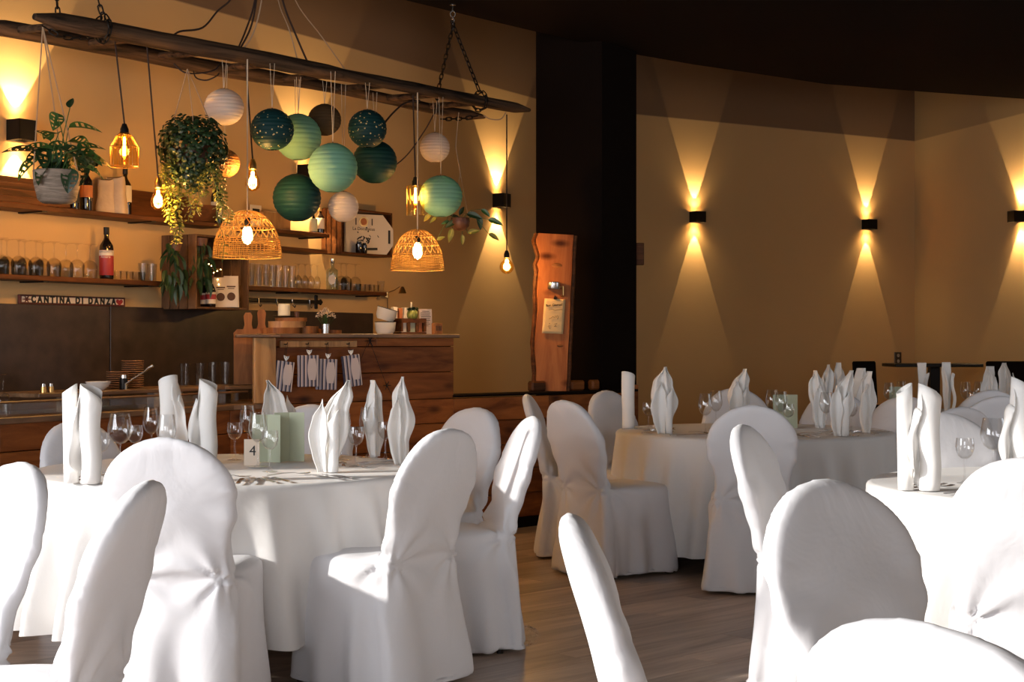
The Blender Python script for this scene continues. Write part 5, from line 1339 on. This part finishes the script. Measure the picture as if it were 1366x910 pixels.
# ================================================================== BAR-TOP AND WORKTOP ITEMS
ZB = 1.3155
def on_bar(px, d, seg=3): q, dr, n = bar_at(px, d, seg); return q
BY = math.atan2(B[4].y-B[3].y, B[4].x-B[3].x)
def bth(name, px, d, z, label, cat, group=None, yaw=0): q = on_bar(px, d); return thing(name, (q.x, q.y, z), BY+yaw, label, cat, group)
def one(name, mb, mat, px, d, z, label, cat, group=None, yaw=0, smooth=True): 
    q = on_bar(px, d); o = mb.build(name, M[mat], None, smooth); o.location = (q.x, q.y, z); o.rotation_euler = (0, 0, BY+yaw); return tag(o, label, cat, group)
def slabmb(rx, ry, h, seed): 
    mb = MB(); mb.grid(lambda u, v: (rx*math.cos(2*PI*u)*(1+.12*noise.noise(Vector((math.cos(2*PI*u)*2, math.sin(2*PI*u)*2, seed)))), ry*math.sin(2*PI*u)*(1+.12*noise.noise(Vector((math.cos(2*PI*u)*2, math.sin(2*PI*u)*2, seed+5)))), h*v), 30, 3, True)
    mb.f.append(tuple(range(30))[::-1]); mb.f.append(tuple(range(60, 90))); return mb
one('wood_slice', slabmb(.12, .09, .035, 1), 'board', 377, .14, ZB, 'lowest pale-edged wood slice under the candle', 'wood slice', 'wood slices under the candle')
one('wood_slice', slabmb(.13, .09, .038, 2), 'lightwood', 383, .15, ZB+.0355, 'upper wood slice directly under the candle plate', 'wood slice', 'wood slices under the candle', .2)
one('wood_slice', slabmb(.11, .09, .022, 3), 'board', 388, .16, ZB+.074, 'thin topmost wood slice under the grey plate', 'wood slice', 'wood slices under the candle', .5)
one('plate', MB().lathe([(0, 0), (.04, 0), (.068, .008), (.066, .010), (.04, .004), (0, .004)], 28), 'splash', 379, .14, ZB+.097, 'small dark plate under the cream candle', 'plate')
r = bth('candle', 379, .14, ZB+.1015, 'thick cream pillar candle on the bar', 'candle'); MB().lathe([(0, 0), (.036, 0), (.037, .003), (.037, .074), (.033, .078), (.018, .074), (0, .073)], 26).build('wax', M['candle'], r); MB().tube([(0, 0, .073), (.001, 0, .086)], .0012, 5).build('wick', M['ink'], r)
one('small_pot', MB().lathe([(0, 0), (.014, 0), (.017, .035), (.014, .035), (0, .03)], 14), 'terra', 396, .12, ZB+.0965, 'tiny brown pot right of the candle', 'pot')
for (px, d, rx, ry, h, sd_, lb) in ((412, .13, .07, .05, .045, 4, 'dark driftwood piece between the candle and the flowers'), (428, .20, .06, .05, .03, 5, 'driftwood piece under the silver vase side'), (446, .12, .055, .04, .022, 6, 'flat driftwood piece right of the flowers')):
    one('driftwood', slabmb(rx, ry, h, sd_), 'board', px, d, ZB, lb, 'driftwood', 'driftwood on the bar', .3)
r = bth('flower_vase', 434, .07, ZB, "silver cup vase of tiny white baby's breath flowers", 'flowers')
MB().lathe([(0, 0), (.024, 0), (.026, .058), (.023, .058), (.021, .004), (0, .004)], 22).build('cup', M['steel'], r)
st = MB(); fl_ = MB(); rr = random.Random(9)
for k in range(130):
    a = rr.uniform(0, 2*PI); q = rr.random()**.6; e = Vector((.068*q*math.cos(a), .05*q*math.sin(a), .085+.075*(1-q*q*.7)*rr.uniform(.5, 1)))
    if k < 40: st.tube([(0, 0, .04), e*.55+Vector((0, 0, .01)), e], .0007, 3)
    fl_.lathe([(0, -.004), (.0055, 0), (0, .004)], 6, e)
st.build('stems', M['leaf'], r); fl_.build('blossoms', plain('cream_blossom', (.78, .62, .45), .8), r)['kind'] = 'stuff'
M['enamel'] = plain('cream_enamel', (.70, .62, .50), .3)
for (px, z, tilt, lb) in ((514, ZB, 0, 'lower cream enamel bowl with dark rim on the bar'), (513, ZB+.088, .28, 'upper cream enamel bowl, tilted, stacked on the other')):
    q = on_bar(px, .12); r = thing('enamel_bowl', (q.x, q.y, z), 0, lb, 'bowl', 'enamel bowls on the bar'); r.rotation_euler = (0, tilt, 0)
    MB().lathe([(0, 0), (.050, 0), (.062, .02), (.068, .075), (.066, .075), (.058, .02), (0, .006)], 28).build('bowl', M['enamel'], r)
    MB().tube([(.0675*math.cos(2*PI*k/28), .0675*math.sin(2*PI*k/28), .0755) for k in range(29)], .0025, 5, False).build('rim', M['ink'], r)
r = bth('tea_box', 546, .13, ZB, 'dark wooden tea box with three windows showing sachets', 'box')
W_ = .205; Hh = .10; mb = MB(); mb.box((0, 0, .006), (W_, .10, .012)).box((0, 0, Hh-.014), (W_, .10, .028)).box((0, .045, Hh/2), (W_, .01, Hh-.03))
for x in (-W_/2+.006, -.038, .032, W_/2-.006): mb.box((x, -.0005, Hh/2), (.014 if abs(x) < .05 else .012, .099, Hh-.03))
mb.build('frame', M['darkwood'], r, False)
for (x, mt, w_) in ((-.068, 'enamel', .04), (-.002, 'sage', .05), (.062, 'orange', .04)): MB().box((x, -.02, .042), (w_, .02, .06)).build('sachets', M[mt], r, False)
for (px, mt, ww, hh, lb) in ((526, 'paper', .03, .072, 'small pale carton at the left on the tea box'), (533, 'orange', .026, .066, 'small orange carton on the tea box'), (541, 'paper', .045, .07, 'pale and orange carton beside the green pot')):
    o = MB().box((0, 0, hh/2), (ww, .03, hh), None, .001).build('carton', M[mt], None, False); q = on_bar(px, .13); o.location = (q.x, q.y, ZB+Hh); o.rotation_euler = (0, 0, BY); tag(o, lb, 'carton', 'cartons on the tea box')
r = bth('potted_plant', 550, .10, ZB+Hh, 'tiny succulent in a ribbed olive pot with a wooden stick on the tea box', 'plant')
M['olive'] = plain('olive_ceramic', (.16, .17, .03), .35)
mb = MB(); mb.grid(lambda u, v: ((.022+.014*math.sin(PI*(.15+.75*v)))*(1+.04*math.cos(2*PI*u*14))*math.cos(2*PI*u), (.022+.014*math.sin(PI*(.15+.75*v)))*(1+.04*math.cos(2*PI*u*14))*math.sin(2*PI*u), .052*v), 84, 10, True); mb.f.append(tuple(range(84))[::-1]); mb.f.append(tuple(range(84*9, 84*10))); mb.build('pot', M['olive'], r)
mb = MB(); [leafdisc(mb, Vector((rr.uniform(-.03, .03), rr.uniform(-.02, .02), rr.uniform(.052, .07))), Vector((rr.uniform(-1, 1), rr.uniform(-1, 1), 1)).normalized(), .012) for k in range(34)]; mb.build('leaves', M['leafdark'], r, False)['kind'] = 'stuff'
MB().box((-.008, 0, .075), (.010, .003, .06)).build('stick', M['candle'], r, False)
M['note'] = plain('white_letter_paper', (.62, .52, .50), .7)
r = bth('letter_sheet', 568, .16, ZB, 'white printed sheet standing behind the small brown block on the bar', 'sheet'); MB().box((0, 0, .082), (.105, .002, .164), RX(-.06)).build('sheet', M['note'], r, False)
mb = MB(); [mb.box((rr.uniform(-.01, .0), -.0105+.00*k+.0012*k*0, .150-.012*k), (rr.uniform(.05, .085), .0006, .003), None) for k in range(9)]
o = mb.build('print', M['ink'], r, False); o.location = (0, .0075, 0)
r = bth('block_calendar', 583, .06, ZB, 'small brown wooden block with dark markings at the right end of the bar', 'block'); MB().box((0, 0, .036), (.07, .03, .072), None, .002).build('block', M['board'], r, False); mb = MB(); [mb.box((x, -.0155, .038), (.006, .001, .034)) for x in (-.018, -.006, .008, .02)]; mb.build('marks', M['ink'], r, False)
# cutting boards behind the end board
def cboard(px, d, w_, h, hh, label, z0=1.01):
    q = P(px, 440, 8.85+d); r = thing('cutting_board', (q.x, q.y, z0), .22, label, 'cutting board', 'cutting boards leaning behind the bar'); r.rotation_euler = (-.03, 0, .22)
    poly = [(-w_/2, 0), (w_/2, 0), (w_/2, h-.02), (w_/2-.02, h), (.028, h), (.020, h+.03), (.026, h+hh-.02), (.015, h+hh), (-.015, h+hh), (-.026, h+hh-.02), (-.020, h+.03), (-.028, h), (-w_/2+.02, h), (-w_/2, h-.02)]
    n = len(poly); MB().add([(x, -.01, z) for x, z in poly]+[(x, .01, z) for x, z in poly], [tuple(range(n)), tuple(range(n, 2*n))[::-1]]+[(i, i+n, (i+1) % n+n, (i+1) % n) for i in range(n)]).build('board', M['board'], r, False)
    return r
cboard(331, .10, .17, .33, .10, 'wooden cutting board with handle, left one behind the light end board'); cboard(349, .17, .17, .335, .115, 'wooden cutting board with taller handle, right one behind the light end board')
# items on the raised shelf
def rs_(px, d=.2, seg=1): q, dr, n = bar_at(px, .10+d, seg); return q
ZR = 1.0085
PLt = MB().lathe([(0, 0), (.035, 0), (.062, .009), (.060, .011), (.034, .004), (0, .004)], 22).mesh('saucer', plain('brown_rimmed_plate', (.30, .15, .08), .4))
for st_, (px, n_) in enumerate(((157, 8), (177, 13))):
    for k in range(n_):
        q = rs_(px, .2); o = link('saucer', PLt, None, (q.x, q.y, ZR+k*.0118)); tag(o, 'brown saucer in the %s stack behind the napkins, %s' % (('lower left', 'taller right')[st_], 'topmost' if k == n_-1 else 'at the bottom' if k == 0 else ('%s saucer up' % ['', 'second', 'third', 'fourth', 'fifth', 'sixth', 'seventh', 'eighth', 'ninth', 'tenth', 'eleventh', 'twelfth', 'thirteenth'][k])), 'saucer', 'saucers in the %s stack on the raised shelf' % ('lower left', 'taller right')[st_])
r = thing('jug', rs_(165, .08)+Vector((0, 0, ZR)), 0, 'small black jug with steel lid in front of the saucer stacks', 'jug'); MB().lathe([(0, 0), (.022, 0), (.024, .01), (.020, .06), (0, .06)], 18).build('body', M['blackmetal'], r); MB().lathe([(.018, .06), (.017, .078), (0, .08)], 16).build('lid', M['steel'], r)
a = rs_(168, .05)+Vector((0, 0, ZR+.03)); b = P(201, 488, a.y-.05)
r = thing('tap_lever', (a.x, a.y, ZR), 0, 'bent chrome lever rising right of the black jug', 'lever'); e = b-Vector((a.x, a.y, ZR))
MB().tube([(0, 0, .0), (0, 0, .03), e*.3+Vector((0, 0, .02)), e*.75, e*.92, e+Vector((.012, 0, .0))], [.008, .007, .005, .005, .007, .009], 8).build('lever', M['steel'], r)
q = rs_(131, .12); o = MB().lathe([(0, 0), (.03, 0), (.055, .02), (.068, .045), (.065, .045), (.05, .018), (0, .006)], 26).build('white_bowl', M['white'], None); o.location = (q.x, q.y, ZR); tag(o, 'low white bowl left of the saucer stacks', 'bowl')
for i, px in enumerate((58, 68)):
    q = rs_(px, .06); r = thing('shaker', (q.x, q.y, ZR), 0, 'small brass-topped shaker on the left end of the raised shelf, %s one' % ('left', 'right')[i], 'shaker', 'shakers on the raised shelf')
    MB().lathe([(0, 0), (.016, 0), (.014, .03), (0, .03)], 14).build('body', M['brass'], r); MB().lathe([(.012, .03), (.010, .045), (0, .047)], 14).build('lid', M['steel'], r)
for i, (px, kind) in enumerate(((246, 2), (266, 2), (283, 1), (300, 1))):
    q = rs_(px, .16)
    if kind == 2:
        for k in range(2): glass(tumbler_mb(.026, .031, .064).mesh('tumbler', M['glassthin']), q, '%s tumbler of the %s double stack left of the cutting boards' % (('lower', 'upper')[k], ('left', 'right')[i]), 'stacked tumblers', ZR+k*.066, 'tumbler')
    else: glass(tumbler_mb(.025, .030, .135).mesh('tall_tumbler', M['glassthin']), q, 'tall tumbler near the cutting boards, %s one' % ('', '', 'left', 'right')[i], 'tall tumblers by the cutting boards', ZR, 'tall_tumbler')
q, dr, n = bar_at(4, .3, 0); glass(GU, q, 'upside-down wine glass at the left edge in front of the stone splashback', 'upside-down glass', .905+.2, rot=(PI, 0, 0))
# ---- striped cards hanging from the peg rail
def stripes(name):
    m, t, b = newmat(name); tc = N(t, 'ShaderNodeTexCoord'); sx = N(t, 'ShaderNodeSeparateXYZ'); t.links.new(tc.outputs['Object'], sx.inputs[0])
    mu = N(t, 'ShaderNodeMath', operation='MULTIPLY'); mu.inputs[1].default_value = 38; t.links.new(sx.outputs['X'], mu.inputs[0])
    fr = N(t, 'ShaderNodeMath', operation='FRACT'); t.links.new(mu.outputs[0], fr.inputs[0])
    r = N(t, 'ShaderNodeValToRGB'); r.color_ramp.interpolation = 'CONSTANT'; e = r.color_ramp.elements; e[0].color = (.60, .50, .46, 1); e[1].position = .62; e[1].color = (.035, .035, .07, 1)
    k = e.new(.3); k.color = (.33, .30, .36, 1); t.links.new(fr.outputs[0], r.inputs[0]); t.links.new(r.outputs[0], b.inputs['Base Color']); b.inputs['Roughness'].default_value = .8; return m
M['stripes'] = stripes('blue_white_striped_cloth')
for i, (px, yt, yb, w_, tilt, lb) in enumerate(((380, 482, 522, .125, .12, 'leftmost striped gift bag hanging from the peg rail, tilted'), (411, 474, 516, .14, 0, 'second striped gift bag from the left on the peg rail'), (436, 479, 520, .14, .03, 'third striped gift bag from the left, hanging lower'), (467, 474, 516, .125, -.12, 'rightmost striped gift bag on the peg rail, turned aside'))):
    q = on_bar(px, -.05); z1 = zat(yt, q.y); z0 = zat(yb, q.y); r = thing('gift_bag', (q.x, q.y, z1), 0, lb, 'bag', 'striped gift bags on the peg rail'); r.rotation_euler = (0, tilt, BY-.1)
    MB().box((0, 0, -(z1-z0)/2), (w_, .018, z1-z0), None, .003).build('bag', M['stripes'], r, False)
    mb = MB(); W2 = .03; hh = (z1-z0)*.34; mb.grid(lambda u, v: (.022+(2*u-1)*W2*(.75+.25*math.sin(PI*v)), -.0105, -(z1-z0)/2+(2*v-1)*hh+.01), 4, 9); o = mb.build('tag', M['note'], r, False); sm = o.modifiers.new('t', 'SOLIDIFY'); sm.thickness = .0012
    mb = MB(); zr = 1.25-z1
    for sx in (-1, 1): mb.tube([(.0, -.014, .004), (sx*.012, -.014, .02), (sx*.016, -.014, .032), (sx*.004, -.014, .028), (0, -.014, .01)], .0035, 5)
    mb.build('bow', M['napkin'], r); MB().tube([(-.005, 0, .0), (-.006, .0, zr), (.005, 0, zr+.004), (.005, 0, 0)], .0016, 5).tube([(0, .03, zr+.002), (0, -.004, zr+.002), (.0, -.008, zr+.012)], .003, 6).build('hook_cord', M['chain'], r)
q = on_bar(493, -.012); r = thing('wire_garland', (q.x, q.y, zat(455, q.y)), BY, 'thin black wire garland with small star flowers on the bar front', 'garland')
def star(c_, R): 
    mb = MB(); [mb.tube([c_, c_+Vector((R*math.cos(k*1.05), -.004, R*math.sin(k*1.05)))], [.004, .0015], 5) for k in range(6)]; mb.lathe([(0, -.006), (.008, 0), (0, .006)], 8, c_); return mb
e1 = on_bar(516, -.012)-q; e1 = Vector((e1.length, 0, zat(515, q.y)-r.location.z)); e2 = Vector((-(on_bar(470, -.012)-q).length, -.02, zat(501, q.y)-r.location.z))
e3 = Vector(((on_bar(524, -.012)-q).length, 0, zat(531, q.y)-r.location.z))
MB().tube([(0, 0, 0), e1, e3], .0016, 4).tube([(-.01, 0, 0), e2], .0016, 4).build('wire', M['blackmetal'], r)
star(Vector((0, -.004, 0)), .045).build('flower', M['blackmetal'], r); star(e1, .03).build('flower', M['blackmetal'], r); star(e2, .03).build('flower', M['blackmetal'], r)
# ================================================================== LEANING SLAB ON THE LEDGE
q, dr, n = bar_at(741, .08, 4); Yq = q.y; base = P(733, 518, Yq); ang = math.atan2(dr.y, dr.x)
sl_ = thing('tree_slab', (base.x, base.y, .9185), .12, 'tall orange-brown tree slab with bark edges leaning on the black column', 'wood slab'); sl_.rotation_euler = (-.04, .045, .12)
s_ = F/Yq; Hs = (518-308)/s_
def edgeL(v): return -.115-.0*v+.015*noise.noise(Vector((v*5, 1, 0)))-.012*math.sin(v*3)+(.012 if v < .8 else .02*math.sin((v-.8)*30))
def edgeR(v): return .115+.014*noise.noise(Vector((v*4, 7, 0)))+.01*v
mb = MB(); NV = 30
vs = []; fs = []
for j in range(NV+1):
    v = j/NV; a, b = edgeL(v), edgeR(v); vs += [(a, -.022, Hs*v), (b, -.022, Hs*v), (b+.012, .022, Hs*v), (a-.008, .022, Hs*v)]
for j in range(NV):
    for k in range(4): fs.append((j*4+k, j*4+(k+1) % 4, j*4+4+(k+1) % 4, j*4+4+k))
fs += [(3, 2, 1, 0), tuple(NV*4+k for k in range(4))]
mb.add(vs, fs).build('slab', M['slab'], sl_, False)
for (fn_, sg) in ((edgeL, -1), (edgeR, 1)):
    mb = MB(); mb.tube([(fn_(j/20)+sg*.012, .004, Hs*j/20*.995+.003) for j in range(21)], [.020+.007*noise.noise(Vector((j*.9, sg, 0))) for j in range(21)], 7, True, 1.0); mb.build('bark', M['darkwood'], sl_)
for (x, z, R) in ((.015, Hs*.80, .03), (.06, Hs*.29, .018)): 
    o = MB().lathe([(0, 0), (R, 0), (R*.8, .004), (0, .006)], 16).build('knot', M['board'], sl_); o.location = (x, -.0215, z); o.rotation_euler = (PI/2, 0, 0); o.scale = (1.3, .6, 1)
o = MB().lathe([(0, 0), (.045, 0), (.047, .004), (.047, .045), (.043, .05), (0, .05)], 24).build('bottle_opener', M['steel'], sl_); o.location = (-.005, -.045, Hs*.645)
MB().tube([(.04, -.03, Hs*.66), (.06, -.05, Hs*.665), (.062, -.05, Hs*.61), (.055, -.035, Hs*.60)], .006, 6).build('bracket', M['brass'], sl_)
nt = thing('handwritten_note', sl_.location+Vector((0, 0, 0)), .12, 'cream handwritten note clipped to the leaning tree slab', 'note'); nt.rotation_euler = (-.04, .045, .12)
cn = Vector((.010, -.029, Hs*.475)); W_ = .15; Hn = .245
mb = MB(); mb.grid(lambda u, v: (cn.x+(u-.5)*W_-.008*v*0-.010*(1-v), cn.y-.006*(1-v)**2-.004*math.sin(u*3), cn.z+(v-.5)*Hn), 8, 12); o = mb.build('sheet', plain('cream_note_paper', (.62, .42, .20), .8), nt, True); sm = o.modifiers.new('t', 'SOLIDIFY'); sm.thickness = .001
textobj('Bon Giorno!', .023, M['ink'], nt, (.004, -.040, Hs*.475+.078), (PI/2, -.12, 0), .0006, bold=.0006)
mb = MB(); yy = -.040
def scr(pts): mb.tube([(cn.x+x, yy-.002, cn.z+z) for x, z in pts], .0012, 4)
scr([(-.045, .042), (-.02, .048), (.0, .040), (.03, .046), (.05, .052), (.052, .042)]); scr([(-.04, -.02), (-.02, -.012), (-.015, -.002), (0, -.012), (.005, .004), (.012, -.010), (.018, .006), (.03, .002), (.02, -.02)])
scr([(-.045, -.075), (-.035, -.065), (-.038, -.085), (-.03, -.09)]); scr([(.0, -.055), (.02, -.05), (.01, -.065), (.0, -.072), (.018, -.07)]); scr([(-.04, -.055), (-.03, -.052)]); mb.build('scribble', M['ink'], nt)
MB().box((cn.x-.0, cn.y-.006, cn.z+Hn/2+.004), (.022, .016, .016), None, .003).tube([(cn.x, cn.y, cn.z+Hn/2+.01), (cn.x, cn.y+.004, cn.z+Hn/2+.022)], .004, 6).build('clip', M['blackmetal'], nt, False)
for (px, ww, lb) in ((716, .16, 'dark wooden block on the ledge left of the tree slab foot'), (768, .16, 'reddish wooden block on the ledge right of the tree slab foot'), (792, .09, 'small dark wooden block at the right end beside the reddish one')):
    q, dr, n = bar_at(px, .085 if px > 730 else .12, 4); o = MB().box((0, 0, .036), (ww*.85, .06, .072), None, .012).build('wood_block', M['plank'] if px != 716 else M['darkwood'], None, False); o.location = (q.x, q.y, .9185); o.rotation_euler = (0, 0, math.atan2(dr.y, dr.x)); tag(o, lb, 'wooden block', 'wooden blocks on the ledge')
# ================================================================== FAR RIGHT: DARK HIGH TABLE, CHAIRS, SOCKET
YT = 14.2; a = P(1185, 485, YT); b = P(1301, 485, YT); r = thing('high_table', ((a.x+b.x)/2, YT, 0), 0, 'narrow dark high table against the far corner wall', 'table'); W_ = b.x-a.x; zt = zat(485, YT)
MB().box((0, 0, zt-.015), (W_, .5, .03), None, .004).build('tabletop', M['blackmetal'], r, False); MB().box((0.02, 0, zt/2), (.09, .09, zt-.04)).build('pedestal', M['blackmetal'], r, False); MB().box((.02, 0, .015), (.5, .4, .03), None, .005).build('base', M['blackmetal'], r, False)
def darkchair(px, Y, ztop, w_, label, yaw=0):
    c = P(px, 455, Y); r = thing('dark_chair', (c.x, Y, 0), yaw, label, 'chair', 'dark chairs by the high table'); zs_ = ztop-.42
    MB().box((0, .03, ztop-.19), (w_, .03, .38), RX(-.08), .012).build('backrest', M['black'], r, False); MB().box((0, -.2, zs_), (w_, .42, .06), None, .015).build('seat', M['black'], r, False)
    for sx in (-1, 1):
        for y in (-.38, .0): MB().tube([(sx*(w_/2-.03), y, zs_-.02), (sx*(w_/2-.01), y, 0)], .015, 8).build('leg', M['blackmetal'], r)
darkchair(1157, 13.4, zat(482, 13.4), .27, 'dark high-backed chair left of the high table', .5); darkchair(1345, 13.0, zat(482, 13.0), .36, 'dark high-backed chair at the right edge beyond the high table')
p = on_line(1197, W1, d3); p.z = zat(478, p.y); r = thing('wall_socket', p, math.atan2(d3.y, d3.x), 'small dark double wall socket above the high table', 'socket'); MB().box((0, -.008, 0), (.10, .012, .13), None, .003).build('plate', M['splash'], r, False)
for z_ in (-.03, .03): MB().lathe([(.018, 0), (.018, .003), (.014, .003), (.014, -.0), (0, 0)], 14, (0, 0, 0), RX(PI/2)).build('outlet', M['paper'], r, False).location = (0, -.014, z_)
